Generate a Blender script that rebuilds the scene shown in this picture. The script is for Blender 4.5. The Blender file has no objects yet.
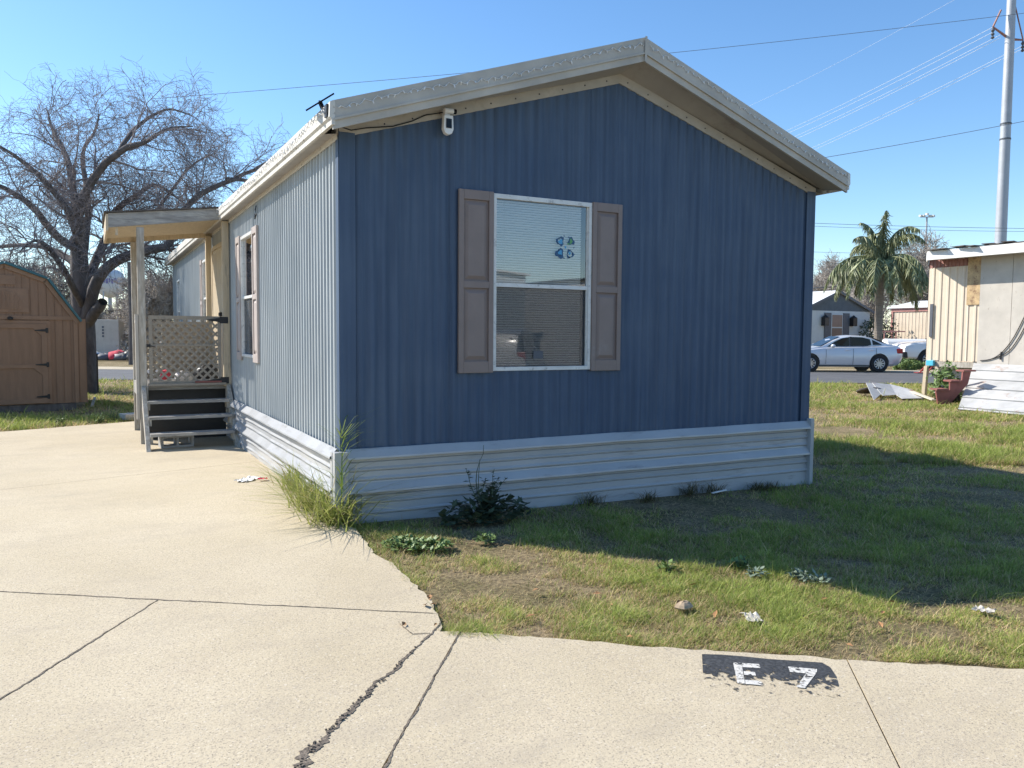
import bpy, bmesh, math, random
import numpy as np
from mathutils import Vector, Matrix
from mathutils.geometry import tessellate_polygon
R = math.radians
random.seed(7); rng = np.random.default_rng(7)
S = bpy.context.scene
COL = S.collection

# ------------------------------------------------------------------ camera, sky, sun, exposure
F, PITCH, ROLL, YAW = 794.5, 0.063, 0.0074, 0.4885
CAM = np.array([-1.7482, -6.1633, 1.5])
fwd = np.array([math.sin(YAW)*math.cos(PITCH), math.cos(YAW)*math.cos(PITCH), -math.sin(PITCH)])
rt = np.array([math.cos(YAW), -math.sin(YAW), 0.0]); up = np.cross(rt, fwd)
r2 = rt*math.cos(ROLL)+up*math.sin(ROLL); u2 = up*math.cos(ROLL)-rt*math.sin(ROLL)
cd = bpy.data.cameras.new('camera'); cam = bpy.data.objects.new('camera', cd); COL.objects.link(cam)
cd.sensor_width = 36; cd.lens = F/1024*36; cd.clip_start = 0.05; cd.clip_end = 3000
cam.matrix_world = Matrix(((r2[0], u2[0], -fwd[0], CAM[0]), (r2[1], u2[1], -fwd[1], CAM[1]), (r2[2], u2[2], -fwd[2], CAM[2]), (0, 0, 0, 1)))
S.camera = cam
SUN_EL = R(39.5); SUN_AZ = math.atan2(-0.665, 0.747)          # direction to the sun, clockwise from +Y
wd = bpy.data.worlds.new("World"); S.world = wd; wd.use_nodes = True
wn = wd.node_tree; bg = wn.nodes['Background']
sky = wn.nodes.new('ShaderNodeTexSky'); sky.sky_type = 'NISHITA'; sky.sun_disc = False
sky.sun_elevation = SUN_EL; sky.sun_rotation = SUN_AZ % (2*math.pi)
sky.air_density = 1.0; sky.dust_density = 0.2; sky.ozone_density = 3.2; sky.altitude = 20
hs = wn.nodes.new('ShaderNodeHueSaturation'); hs.inputs['Saturation'].default_value = 1.15
wn.links.new(sky.outputs[0], hs.inputs['Color']); wn.links.new(hs.outputs[0], bg.inputs[0]); bg.inputs[1].default_value = 0.118
sl = bpy.data.lights.new('sun', 'SUN'); sl.energy = 4.2; sl.angle = R(0.53); sl.color = (1.0, 0.945, 0.86)
sun = bpy.data.objects.new('sun', sl); COL.objects.link(sun)
sdir = Vector((math.sin(SUN_AZ)*math.cos(SUN_EL), math.cos(SUN_AZ)*math.cos(SUN_EL), math.sin(SUN_EL)))
sun.rotation_euler = sdir.to_track_quat('Z', 'Y').to_euler(); sun.location = (-8, 8, 20)
S.view_settings.view_transform = 'Standard'; S.view_settings.look = 'None'
S.view_settings.exposure = 0.84; S.view_settings.gamma = 1

# ------------------------------------------------------------------ placement helpers
def LD(lat, dep, z=0.0):
    f = np.array([math.sin(YAW), math.cos(YAW)])
    p = CAM[:2]+rt[:2]*lat+f*dep
    return np.array([p[0], p[1], z])
def latdep(x, y):
    d0, d1 = x-CAM[0], y-CAM[1]
    return d0*math.cos(YAW)-d1*math.sin(YAW), d0*math.sin(YAW)+d1*math.cos(YAW)
def W(px, py, dep):                      # point seen at (px,py), dep metres in front of the camera
    d = fwd+(px-512)/F*r2-(py-384)/F*u2
    f = np.array([math.sin(YAW), math.cos(YAW), 0]); k = dep/(d@f)
    return CAM+d*k
def sstep(x, a, b):
    t = np.clip((x-a)/(b-a), 0, 1); return t*t*(3-2*t)
def gz(x, y):                            # height of the ground
    lat, dep = latdep(x, y)
    return -0.02*np.clip(x, 0, 5)+0.2*sstep(dep, 15, 28)*sstep(x, 7, 13)
def G(px, py, off=0.0):                  # ground point seen at (px,py)
    d = fwd+(px-512)/F*r2-(py-384)/F*u2
    t = (0-CAM[2])/d[2]
    for _ in range(12):
        p = CAM+d*t; t = (gz(p[0], p[1])+off-CAM[2])/d[2]
    return CAM+d*t

# ------------------------------------------------------------------ object helpers
def tag(o, label=None, cat=None, group=None, kind=None):
    if label: o['label'] = label
    if cat: o['category'] = cat
    if group: o['group'] = group
    if kind: o['kind'] = kind
    return o
def thing(name, label, cat, loc=(0, 0, 0), rz=0.0, group=None):
    o = bpy.data.objects.new(name, None); COL.objects.link(o)
    o.location = [float(v) for v in loc]; o.rotation_euler = (0, 0, rz); o.empty_display_size = 0.1
    return tag(o, label, cat, group)
def wloc(o):
    v = Vector((0, 0, 0))
    while o is not None: v += o.location; o = o.parent
    return v
class MB:
    def __init__(s): s.v = []; s.f = []
    def add(s, vs, fs):
        b = len(s.v); s.v += [tuple(map(float, q)) for q in vs]; s.f += [tuple(b+i for i in f) for f in fs]; return s
    def box(s, c, d, rz=0.0, M=None):
        c = np.array(c, float); hx, hy, hz = [q/2 for q in d]; out = []
        for z in (-hz, hz):
            for x, y in ((-hx, -hy), (hx, -hy), (hx, hy), (-hx, hy)):
                if M is not None: q = M@np.array([x, y, z])
                else: q = np.array([x*math.cos(rz)-y*math.sin(rz), x*math.sin(rz)+y*math.cos(rz), z])
                out.append(c+q)
        return s.add(out, [(3, 2, 1, 0), (4, 5, 6, 7), (0, 1, 5, 4), (1, 2, 6, 5), (2, 3, 7, 6), (3, 0, 4, 7)])
    def bb(s, x0, x1, y0, y1, z0, z1): return s.box(((x0+x1)/2, (y0+y1)/2, (z0+z1)/2), (abs(x1-x0), abs(y1-y0), abs(z1-z0)))
    def beam(s, a, b, w, h, upv=(0, 0, 1)):   # rectangular bar from a to b
        a = np.array(a, float); b = np.array(b, float); t = b-a; L = np.linalg.norm(t); t /= L
        sx = np.cross(np.array(upv, float), t)
        if np.linalg.norm(sx) < 1e-4: sx = np.cross((1, 0, 0), t)
        sx /= np.linalg.norm(sx); sy = np.cross(t, sx)
        return s.box((a+b)/2, (w, h, L), M=np.stack([sx, sy, t], 1))
    def tube(s, pts, rad, n=8, cap=True):
        pts = np.array(pts, float); m = len(pts)
        rad = np.full(m, rad) if np.isscalar(rad) else np.array(rad, float)
        t = np.gradient(pts, axis=0); t /= (np.linalg.norm(t, axis=1)[:, None]+1e-9)
        ref = np.array([0, 0, 1.0]) if abs(t[0][2]) < .9 else np.array([1.0, 0, 0])
        out = []
        for i in range(m):
            a = np.cross(ref, t[i]); a /= (np.linalg.norm(a)+1e-9); b = np.cross(t[i], a)
            for k in range(n):
                q = 2*math.pi*k/n; out.append(pts[i]+rad[i]*(math.cos(q)*a+math.sin(q)*b))
        fs = [(i*n+k, i*n+(k+1) % n, (i+1)*n+(k+1) % n, (i+1)*n+k) for i in range(m-1) for k in range(n)]
        if cap: fs += [tuple(range(n-1, -1, -1)), tuple((m-1)*n+k for k in range(n))]
        return s.add(out, fs)
    def prism(s, poly, a, b):                 # polygon list of 3D points, swept by vector b-a
        d = np.array(b, float)-np.array(a, float); n = len(poly); P = [np.array(q, float) for q in poly]
        return s.add(P+[q+d for q in P], [tuple(range(n))[::-1], tuple(range(n, 2*n))]+[(i, (i+1) % n, n+(i+1) % n, n+i) for i in range(n)])
    def lathe(s, c, prof, n=16, axis=None):   # prof: (radius, height) about +Z through c, or 3x3 axis
        A = np.eye(3) if axis is None else axis; out = []
        for r_, h in prof:
            for k in range(n):
                q = 2*math.pi*k/n; out.append(np.array(c)+A@np.array([r_*math.cos(q), r_*math.sin(q), h]))
        m = len(prof); fs = [(i*n+k, i*n+(k+1) % n, (i+1)*n+(k+1) % n, (i+1)*n+k) for i in range(m-1) for k in range(n)]
        fs += [tuple(range(n-1, -1, -1)), tuple((m-1)*n+k for k in range(n))]
        return s.add(out, fs)
    def build(s, name, mat, parent=None, local=False, org=None, smooth=False, bevel=0.0):
        me = bpy.data.meshes.new(name)
        off = Vector((0, 0, 0))
        if not local: off = wloc(parent) if parent is not None else Vector([float(q) for q in org]) if org is not None else Vector((0, 0, 0))
        me.from_pydata([(q[0]-off.x, q[1]-off.y, q[2]-off.z) for q in s.v], [], s.f)
        bm = bmesh.new(); bm.from_mesh(me); bmesh.ops.recalc_face_normals(bm, faces=bm.faces); bm.to_mesh(me); bm.free()
        me.materials.append(mat)
        if smooth: me.polygons.foreach_set('use_smooth', [True]*len(me.polygons))
        o = bpy.data.objects.new(name, me); COL.objects.link(o)
        if parent is not None: o.parent = parent
        elif org is not None: o.location = [float(q) for q in org]
        if bevel:
            m = o.modifiers.new('bevel', 'BEVEL'); m.width = bevel; m.segments = 2; m.limit_method = 'ANGLE'
        return o
def npmesh(name, V, Fc, mat, parent=None, org=None, loops=4, cols=None, smooth=False):
    off = wloc(parent) if parent is not None else Vector([float(q) for q in org]) if org is not None else Vector((0, 0, 0))
    V = np.asarray(V, float)-np.array(off); Fc = np.asarray(Fc, np.int32)
    me = bpy.data.meshes.new(name); me.vertices.add(len(V)); me.vertices.foreach_set('co', V.astype(np.float32).ravel())
    me.loops.add(Fc.size); me.loops.foreach_set('vertex_index', Fc.ravel())
    me.polygons.add(len(Fc)); me.polygons.foreach_set('loop_start', np.arange(len(Fc), dtype=np.int32)*loops)
    me.polygons.foreach_set('loop_total', np.full(len(Fc), loops, np.int32))
    me.update(calc_edges=True)
    if cols is not None:
        a = me.color_attributes.new('Col', 'FLOAT_COLOR', 'POINT')
        a.data.foreach_set('color', np.concatenate([cols, np.ones((len(cols), 1))], 1).astype(np.float32).ravel())
    me.materials.append(mat)
    if smooth: me.polygons.foreach_set('use_smooth', [True]*len(me.polygons))
    o = bpy.data.objects.new(name, me); COL.objects.link(o)
    if parent is not None: o.parent = parent
    elif org is not None: o.location = [float(q) for q in org]
    return o
def copy_tree(o, parent=None):
    c = o.copy(); COL.objects.link(c); c.parent = parent
    for ch in [q for q in bpy.data.objects if q.parent == o]: copy_tree(ch, c)
    return c

# ------------------------------------------------------------------ materials
def nodes(name):
    m = bpy.data.materials.new(name); m.use_nodes = True; nt = m.node_tree
    return m, nt, nt.nodes['Principled BSDF']
def N(nt, t, **kw):
    n = nt.nodes.new(t)
    for k, v in kw.items():
        if k.startswith('i_'): n.inputs[int(k[2:])].default_value = v
        else: setattr(n, k, v)
    return n
def noise(nt, scale, detail=6, rough=.6, vec=None, coord='Object'):
    tc = N(nt, 'ShaderNodeTexCoord'); mp = N(nt, 'ShaderNodeMapping')
    nt.links.new(tc.outputs[coord], mp.inputs[0])
    if vec: mp.inputs[3].default_value = vec
    n = N(nt, 'ShaderNodeTexNoise'); n.inputs['Scale'].default_value = scale; n.inputs['Detail'].default_value = detail; n.inputs['Roughness'].default_value = rough
    nt.links.new(mp.outputs[0], n.inputs['Vector']); return n.outputs[0]
def ramp(nt, src, stops):
    r = N(nt, 'ShaderNodeValToRGB'); nt.links.new(src, r.inputs[0]); e = r.color_ramp.elements
    while len(e) < len(stops): e.new(.5)
    for q, (p, c) in zip(e, stops):
        q.position = p; q.color = (c, c, c, 1) if np.isscalar(c) else (*c, 1)
    return r.outputs[0]
def mix(nt, fac, a, b, mode='MIX'):
    m = N(nt, 'ShaderNodeMix', data_type='RGBA', blend_type=mode)
    for i, q in ((0, fac), (6, a), (7, b)):
        if isinstance(q, (int, float)): m.inputs[i].default_value = q
        elif isinstance(q, tuple): m.inputs[i].default_value = (*q, 1)
        else: nt.links.new(q, m.inputs[i])
    return m.outputs[2]
def bump(nt, b, src, strength, dist=.01):
    n = N(nt, 'ShaderNodeBump'); n.inputs['Strength'].default_value = strength; n.inputs['Distance'].default_value = dist
    nt.links.new(src, n.inputs['Height'])
    if b.inputs['Normal'].links: nt.links.new(b.inputs['Normal'].links[0].from_socket, n.inputs['Normal'])
    nt.links.new(n.outputs[0], b.inputs['Normal'])
def mk(name, c, rough=.6, var=.12, scale=3., vec=None, metal=0., bs=0., bscale=60., dirt=None, dscale=2., damt=(.55, .75), dvec=None, spec=.5, fine=0., fscale=120.):
    m, nt, b = nodes(name)
    col = mix(nt, ramp(nt, noise(nt, scale, vec=vec), [(.3, 0), (.7, 1)]), tuple(q*(1-var) for q in c), tuple(min(q*(1+var), 1) for q in c))
    if fine: col = mix(nt, ramp(nt, noise(nt, fscale, 3), [(.35, 0), (.65, 1)]), col, mix(nt, 1., col, (1-fine,)*3, 'MULTIPLY'))
    if dirt: col = mix(nt, ramp(nt, noise(nt, dscale, 8, .7, vec=dvec), [(damt[0], 0), (damt[1], 1)]), col, dirt)
    nt.links.new(col, b.inputs['Base Color']); b.inputs['Roughness'].default_value = rough; b.inputs['Metallic'].default_value = metal
    b.inputs['Specular IOR Level'].default_value = spec
    if bs: bump(nt, b, noise(nt, bscale, 5, vec=vec), bs)
    return m
def flat(name, c, rough=.5, metal=0., emit=0.):
    m, nt, b = nodes(name); b.inputs['Base Color'].default_value = (*c, 1); b.inputs['Roughness'].default_value = rough; b.inputs['Metallic'].default_value = metal
    return m
M = {}
def siding(name, c, fade, ribs=None):
    m, nt, b = nodes(name); b.inputs['Specular IOR Level'].default_value = .35
    col = mix(nt, ramp(nt, noise(nt, 1.1, 5, .6), [(.3, 0), (.72, 1)]), c, fade)
    col = mix(nt, ramp(nt, noise(nt, 9, 5, .6, vec=(2.4, 2.4, .08)), [(.40, 0), (.66, .6)]), col, tuple(q*.68 for q in c))
    col = mix(nt, ramp(nt, noise(nt, 13, 6, .7, vec=(1, 1, .35)), [(.72, 0), (.78, .35)]), col, (.2, .23, .27))
    col = mix(nt, ramp(nt, noise(nt, 2.2, 4, .7), [(.66, 0), (.9, .5)]), col, tuple(q*.6+.03 for q in c))
    nt.links.new(col, b.inputs['Base Color'])
    nt.links.new(ramp(nt, noise(nt, 3, 5), [(.2, .5), (.8, .62)]), b.inputs['Roughness'])
    bump(nt, b, noise(nt, 2.4, 2, vec=(1, 1, .5)), .25, .02); bump(nt, b, noise(nt, 160, 2), .06, .002)
    return m
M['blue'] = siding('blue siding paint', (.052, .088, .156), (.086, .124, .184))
M['bluelit'] = siding('sunlit tone blue siding paint', (.36, .395, .41), (.46, .485, .485))  # lighter copy of the blue paint, sunlight on the side put into its colour
M['skirt'] = mk('white skirting metal', (.43, .435, .44), .27, .08, 2, bs=.12, bscale=3, dirt=(.2, .19, .18), dscale=5, damt=(.58, .8), dvec=(.4, .4, 3))
M['skirttrim'] = mk('white skirting trim', (.66, .67, .68), .3, .05, 2, bs=.1, bscale=3)
M['fascia'] = mk('weathered roof fascia', (.46, .43, .38), .6, .15, 3, bs=.25, bscale=25, dirt=(.22, .2, .17), dscale=5, damt=(.62, .8), dvec=(.5, 1, 2), spec=.3)
M['fasciaW'] = mk('chalky white eave metal', (.62, .59, .53), .65, .12, 3, bs=.3, bscale=30, dirt=(.27, .23, .19), dscale=22, damt=(.56, .66), spec=.3)
M['trim'] = mk('gable trim board', (.43, .39, .33), .7, .12, 5, bs=.15, bscale=30, dirt=(.3, .26, .2), dscale=6, damt=(.55, .75))
M['soffit'] = mk('soffit paint', (.36, .33, .30), .75, .1, 2, bs=.1, bscale=20, dirt=(.24, .2, .17), dscale=3)
M['cream'] = mk('cream trim board', (.62, .55, .43), .7, .1, 5, bs=.15, bscale=30, dirt=(.35, .3, .24), dscale=8, damt=(.6, .75))
M['roof'] = mk('galvanised roof', (.5, .48, .45), .5, .12, 4, metal=.3, dirt=(.25, .2, .16), dscale=3)
M['shutter'] = mk('taupe shutter', (.235, .183, .165), .55, .07, 6, bs=.1, bscale=80, dirt=(.3, .27, .26), dscale=4, damt=(.6, .85))
M['shutterside'] = mk('lighter taupe shutter', (.42, .36, .33), .6, .1, 6, bs=.1, bscale=80)  # lighter taupe for the side wall shutters
M['winframe'] = mk('white window metal', (.68, .68, .66), .4, .08, 12, dirt=(.3, .3, .29), dscale=20, damt=(.55, .7))
M['blind'] = mk('white blind slats', (.84, .85, .85), .55, .04, 3)
M['dark'] = flat('dark interior', (.02, .02, .022), .9)
M['black'] = mk('black plastic', (.018, .018, .02), .45, .2, 10)
M['iron'] = mk('black iron', (.02, .02, .022), .5, .2, 20)
M['white'] = mk('white plastic', (.75, .75, .74), .4, .04, 6)
M['wood'] = mk('weathered grey wood', (.40, .36, .30), .85, .3, 7, vec=(5, 5, .6), bs=.5, bscale=30, dirt=(.55, .52, .46), dscale=5, damt=(.5, .62), dvec=(3, 3, .5), spec=.2)
M['woodh'] = mk('weathered grey board', (.33, .315, .29), .85, .3, 7, vec=(.6, 5, 5), bs=.5, bscale=30, dirt=(.5, .48, .43), dscale=5, damt=(.52, .66), dvec=(.5, 3, 3), spec=.2)
M['woodcream'] = mk('tan painted wood', (.55, .45, .31), .75, .14, 6, vec=(4, 4, .5), bs=.3, bscale=25, dirt=(.3, .25, .19), dscale=6, damt=(.55, .7), dvec=(3, 3, .4))
M['lattice'] = mk('weathered lattice', (.34, .30, .245), .85, .2, 14, bs=.3, bscale=50, dirt=(.24, .22, .19), dscale=14, damt=(.5, .7))
M['shed'] = mk('brown shed siding', (.29, .178, .115), .75, .12, 4, vec=(3, 3, .4), bs=.2, bscale=30, spec=.25)
M['shedtrim'] = mk('brown shed trim', (.31, .192, .125), .75, .1, 4, bs=.15, bscale=30, spec=.25)
M['teal'] = mk('teal roof metal', (.03, .12, .14), .45, .15, 3)
M['bark'] = mk('dark bark', (.14, .125, .12), .95, .35, 9, vec=(1, 1, .4), bs=.9, bscale=18, spec=.15)
M['twig'] = mk('grey twigs', (.27, .24, .24), .9, .3, 4, spec=.15)
M['twigp'] = mk('pale dry twigs', (.40, .36, .32), .9, .3, 2, spec=.15)
M['asphalt'] = mk('asphalt', (.12, .12, .122), .85, .15, 1.2, bs=.4, bscale=120, fine=.35, fscale=90, dirt=(.14, .13, .12), dscale=.7)
M['rust'] = mk('rusty white metal', (.44, .44, .43), .5, .22, 2, dirt=(.3, .15, .08), dscale=1.6, damt=(.6, .72), bs=.15, bscale=10)
M['creamsiding'] = mk('cream metal siding', (.66, .55, .42), .55, .08, 3, dirt=(.4, .33, .26), dscale=3, damt=(.6, .85), dvec=(2, 2, .4))
M['maroon'] = mk('maroon paint', (.33, .16, .13), .6, .15, 5)
M['ply'] = mk('bare plywood', (.52, .37, .2), .8, .3, 12, bs=.2, dirt=(.26, .16, .09), dscale=6, damt=(.5, .6))
M['greige'] = mk('stained white board', (.50, .46, .40), .75, .1, 3, dirt=(.3, .25, .2), dscale=9, damt=(.62, .7), dvec=(1, 1, .6))
M['whitefascia'] = mk('white roof edge', (.75, .73, .69), .6, .06, 4, dirt=(.4, .36, .3), dscale=6, damt=(.6, .8))
M['tar'] = mk('torn roof felt', (.1, .085, .075), .9, .4, 6)
M['redwood'] = mk('red painted wood', (.25, .085, .07), .65, .2, 6, bs=.2, dirt=(.2, .12, .1), dscale=8)
M['stone'] = mk('pale stone', (.5, .46, .4), .9, .15, 12, bs=.5, bscale=30)
M['block'] = mk('concrete block', (.36, .35, .33), .9, .15, 12, bs=.4, bscale=60)
M['steel'] = mk('galvanised steel pole', (.40, .42, .45), .55, .08, 1.5, metal=.3)
M['wire'] = flat('cable', (.10, .12, .15), .7)
M['wirepale'] = flat('bright aluminium line', (.75, .8, .85), .4)
M['bluehouse'] = mk('grey blue shingle', (.10, .125, .15), .8, .15, 4, fine=.2, fscale=20)
M['palesiding'] = mk('pale blue siding', (.48, .53, .56), .6, .06, 3)
M['paleroof'] = mk('pale roof metal', (.7, .7, .68), .5, .06, 3)
M['slate'] = mk('slate shutter', (.09, .10, .12), .6, .1, 5)
M['pinktrim'] = mk('pink trim', (.42, .2, .17), .6, .12, 4)
M['rubber'] = mk('tyre rubber', (.022, .022, .023), .8, .2, 10)
M['alloy'] = flat('alloy wheel', (.45, .46, .48), .3, .9)
def carpaint(name, c, metal):
    m, nt, b = nodes(name); b.inputs['Base Color'].default_value = (*c, 1); b.inputs['Metallic'].default_value = metal
    b.inputs['Roughness'].default_value = .35; b.inputs['Coat Weight'].default_value = .7; b.inputs['Coat Roughness'].default_value = .06; return m
M['silver'] = carpaint('silver car paint', (.62, .63, .66), .3)
M['whitecar'] = carpaint('white car paint', (.78, .78, .78), 0)
M['carglass'] = flat('tinted car glass', (.008, .009, .012), .12); M['carglass'].node_tree.nodes['Principled BSDF'].inputs['Specular IOR Level'].default_value = .22
M['taillight'] = flat('red lamp lens', (.45, .012, .02), .2)
M['headlight'] = flat('clear lamp lens', (.7, .72, .75), .15)
M['leaf'] = mk('weed leaf', (.13, .20, .055), .6, .35, 14)
M['leafd'] = mk('dark weed leaf', (.06, .085, .045), .65, .35, 14)
M['leafpale'] = mk('pale succulent leaf', (.16, .21, .15), .6, .2, 14)
M['palmleaf'] = mk('palm leaflet', (.22, .24, .115), .55, .5, 2.0)
M['palmtrunk'] = mk('palm trunk', (.2, .17, .14), .95, .25, 6, vec=(.4, .4, 4), bs=.6, bscale=12)
M['cloth'] = mk('white cloth', (.75, .74, .72), .9, .06, 10)
M['redcloth'] = mk('red cloth', (.6, .06, .09), .85, .1, 10)
M['cyan'] = flat('cyan plastic', (.08, .45, .62), .5)
# glass: reflective sheet that lets light through
m, nt, b = nodes('window glass'); nt.nodes.remove(b)
tr = N(nt, 'ShaderNodeBsdfTransparent'); gl = N(nt, 'ShaderNodeBsdfGlossy'); gl.inputs['Roughness'].default_value = .015
tr.inputs[0].default_value = (.93, .96, .96, 1)
fr = N(nt, 'ShaderNodeFresnel'); fr.inputs[0].default_value = 1.6
ms = N(nt, 'ShaderNodeMixShader'); ad = N(nt, 'ShaderNodeMath', operation='MULTIPLY_ADD'); ad.inputs[1].default_value = 1.6; ad.inputs[2].default_value = .08
nt.links.new(fr.outputs[0], ad.inputs[0]); nt.links.new(ad.outputs[0], ms.inputs[0])
nt.links.new(tr.outputs[0], ms.inputs[1]); nt.links.new(gl.outputs[0], ms.inputs[2]); nt.links.new(ms.outputs[0], nt.nodes['Material Output'].inputs[0])
M['glass'] = m
m, nt, b = nodes('insect screen'); b.inputs['Base Color'].default_value = (.05, .056, .064, 1); b.inputs['Roughness'].default_value = .7
b.inputs['Alpha'].default_value = .5; M['screen'] = m
# concrete
m, nt, b = nodes('concrete')
col = mix(nt, ramp(nt, noise(nt, .8, 6, .6), [(.3, 0), (.7, 1)]), (.47, .395, .27), (.56, .48, .345))
col = mix(nt, ramp(nt, noise(nt, 2.3, 8, .7), [(.52, 0), (.78, .55)]), col, (.45, .375, .275))
col = mix(nt, ramp(nt, noise(nt, 60, 3, .6), [(.36, .45), (.44, 0)]), col, (.30, .25, .20))
col = mix(nt, ramp(nt, noise(nt, 130, 2, .6), [(.35, .75), (.43, 0)]), col, (.2, .17, .14))
col = mix(nt, ramp(nt, noise(nt, 75, 2, .6), [(.6, 0), (.72, .5)]), col, (.72, .66, .56))
col = mix(nt, ramp(nt, noise(nt, .8, 10, .78, vec=(1, 2.2, 1)), [(.5, 0), (.66, .5)]), col, (.37, .315, .24))
col = mix(nt, ramp(nt, noise(nt, 1.7, 12, .82), [(.60, 0), (.68, .55)]), col, (.33, .285, .225))
nt.links.new(col, b.inputs['Base Color']); b.inputs['Roughness'].default_value = .88; b.inputs['Specular IOR Level'].default_value = .25
bump(nt, b, noise(nt, 55, 6, .7), .5, .006); bump(nt, b, noise(nt, 3, 3), .3, .02)
M['concrete'] = m
# soil
m, nt, b = nodes('soil and dry thatch')
col = mix(nt, ramp(nt, noise(nt, 1.4, 8, .65), [(.35, 0), (.65, 1)]), (.22, .19, .09), (.43, .33, .205))
col = mix(nt, ramp(nt, noise(nt, 30, 5, .7), [(.4, .7), (.6, 0)]), col, (.07, .055, .035))
col = mix(nt, ramp(nt, noise(nt, 60, 3, .7), [(.62, 0), (.7, .7)]), col, (.34, .27, .17))
nt.links.new(col, b.inputs['Base Color']); b.inputs['Roughness'].default_value = 1; b.inputs['Specular IOR Level'].default_value = .1
bump(nt, b, noise(nt, 25, 8, .8), .8, .03)
M['soil'] = m
m, nt, b = nodes('grass blades'); at = N(nt, 'ShaderNodeAttribute', attribute_name='Col')
nt.links.new(at.outputs[0], b.inputs['Base Color']); b.inputs['Roughness'].default_value = .6; b.inputs['Specular IOR Level'].default_value = .25
tl = N(nt, 'ShaderNodeBsdfTranslucent'); nt.links.new(at.outputs[0], tl.inputs[0]); ms = N(nt, 'ShaderNodeMixShader'); ms.inputs[0].default_value = .4
nt.links.new(b.outputs[0], ms.inputs[1]); nt.links.new(tl.outputs[0], ms.inputs[2]); nt.links.new(ms.outputs[0], nt.nodes['Material Output'].inputs[0])
M['grass'] = m
def worn(name, c, lo, hi, sc=9):
    m, nt, b = nodes(name)
    col = mix(nt, ramp(nt, noise(nt, 60, 4), [(.4, 0), (.7, 1)]), c, tuple(q*1.5+.03 for q in c))
    nt.links.new(col, b.inputs['Base Color']); b.inputs['Roughness'].default_value = .75
    nt.links.new(ramp(nt, noise(nt, sc, 8, .72), [(lo, 0), (hi, 1)]), b.inputs['Alpha']); bump(nt, b, noise(nt, 55, 6, .7), .4, .006)
    return m
def tarmat():
    m, nt, b = nodes('crack filler')
    col = mix(nt, ramp(nt, noise(nt, 70, 4, .7), [(.35, 0), (.65, 1)]), (.06, .05, .04), (.24, .195, .15))
    nt.links.new(col, b.inputs['Base Color']); b.inputs['Roughness'].default_value = .95; bump(nt, b, noise(nt, 60, 4, .7), .9, .01); return m
M['crack'] = tarmat()

# ------------------------------------------------------------------ ground, road, slabs
def warp(n, near, far):
    t = np.linspace(-1, 1, n); return np.sign(t)*(near*np.abs(t)+(far-near)*np.abs(t)**5)
gx = np.unique(np.concatenate([warp(161, 45, 900), np.array([0, 5.0])])); gy = warp(161, 45, 900)+5
X, Y = np.meshgrid(gx, gy, indexing='ij'); Z = gz(X, Y)-.025
lat, dep = latdep(X, Y)
Z += np.where(np.abs(X)+np.abs(Y) < 60, 0.0, 0.0)
V = np.stack([X.ravel(), Y.ravel(), Z.ravel()], 1); n0, n1 = X.shape
I = np.arange(n0*n1).reshape(n0, n1); Fq = np.stack([I[:-1, :-1], I[1:, :-1], I[1:, 1:], I[:-1, 1:]], -1).reshape(-1, 4)
tag(npmesh('ground', V, Fq, M['soil'], smooth=True), 'grassy bare earth lot stretching to the horizon', 'ground', kind='structure')
def strip(name, mat, l0, l1, d0, d1, off, nl=60, label=None, cat='road'):
    ls = np.linspace(l0, l1, nl); ds = np.linspace(d0, d1, 8); P = []
    for a in ls:
        for d in ds:
            q = LD(a, d); P.append((q[0], q[1], gz(q[0], q[1])+off))
    I = np.arange(nl*8).reshape(nl, 8); Fq = np.stack([I[:-1, :-1], I[1:, :-1], I[1:, 1:], I[:-1, 1:]], -1).reshape(-1, 4)
    return tag(npmesh(name, P, Fq, mat), label, cat, kind='structure')
strip('road', M['asphalt'], -70, 80, 24.6, 31.2, -.004, label='grey asphalt road crossing behind the blue mobile home')
strip('pavement', M['concrete'], -70, 80, 31.2, 33.4, .0, label='pale concrete strip along the far side of the asphalt road', cat='pavement')
strip('street', M['asphalt'], -60, 60, -9.5, -2.2, -.004, label='asphalt street behind the viewer beyond the concrete walk')
def jag(a, b, amp, step=.06, seed=0):
    r = random.Random(seed); a = np.array(a, float); b = np.array(b, float); L = np.linalg.norm(b-a); n = max(2, int(L/step)); nn = np.array([-(b-a)[1], (b-a)[0]])/L
    out = [a]; w = 0
    for i in range(1, n):
        w = w*.8+r.uniform(-amp, amp)*.6; out.append(a+(b-a)*i/n+nn*w)
    return out
def slab(name, poly, label):
    bm = bmesh.new(); vs = [bm.verts.new((q[0], q[1], 0)) for q in poly]
    for tri in tessellate_polygon([[Vector((q[0], q[1], 0)) for q in poly]]):
        try: bm.faces.new([vs[k] for k in tri])
        except ValueError: pass
    bm.normal_update()
    for x in (0.0, 5.0): bmesh.ops.bisect_plane(bm, geom=bm.verts[:]+bm.edges[:]+bm.faces[:], plane_co=(x, 0, 0), plane_no=(1, 0, 0))
    bmesh.ops.triangulate(bm, faces=bm.faces[:]); bm.normal_update()
    for f in bm.faces:
        if f.normal.z < 0: f.normal_flip()
    for v in bm.verts: v.co.z = gz(v.co.x, v.co.y)+.002
    bd = [e for e in bm.edges if len(e.link_faces) == 1]; lowv = {}
    for e in bd:
        for v in e.verts:
            if v not in lowv: lowv[v] = bm.verts.new((v.co.x, v.co.y, v.co.z-.1))
    for e in bd: bm.faces.new((e.verts[0], e.verts[1], lowv[e.verts[1]], lowv[e.verts[0]]))
    me = bpy.data.meshes.new(name); bm.to_mesh(me); bm.free(); me.materials.append(M['concrete'])
    o = bpy.data.objects.new(name, me); COL.objects.link(o); return tag(o, label, 'pavement', kind='structure')
g2 = lambda px, py: G(px, py)[:2]
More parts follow.
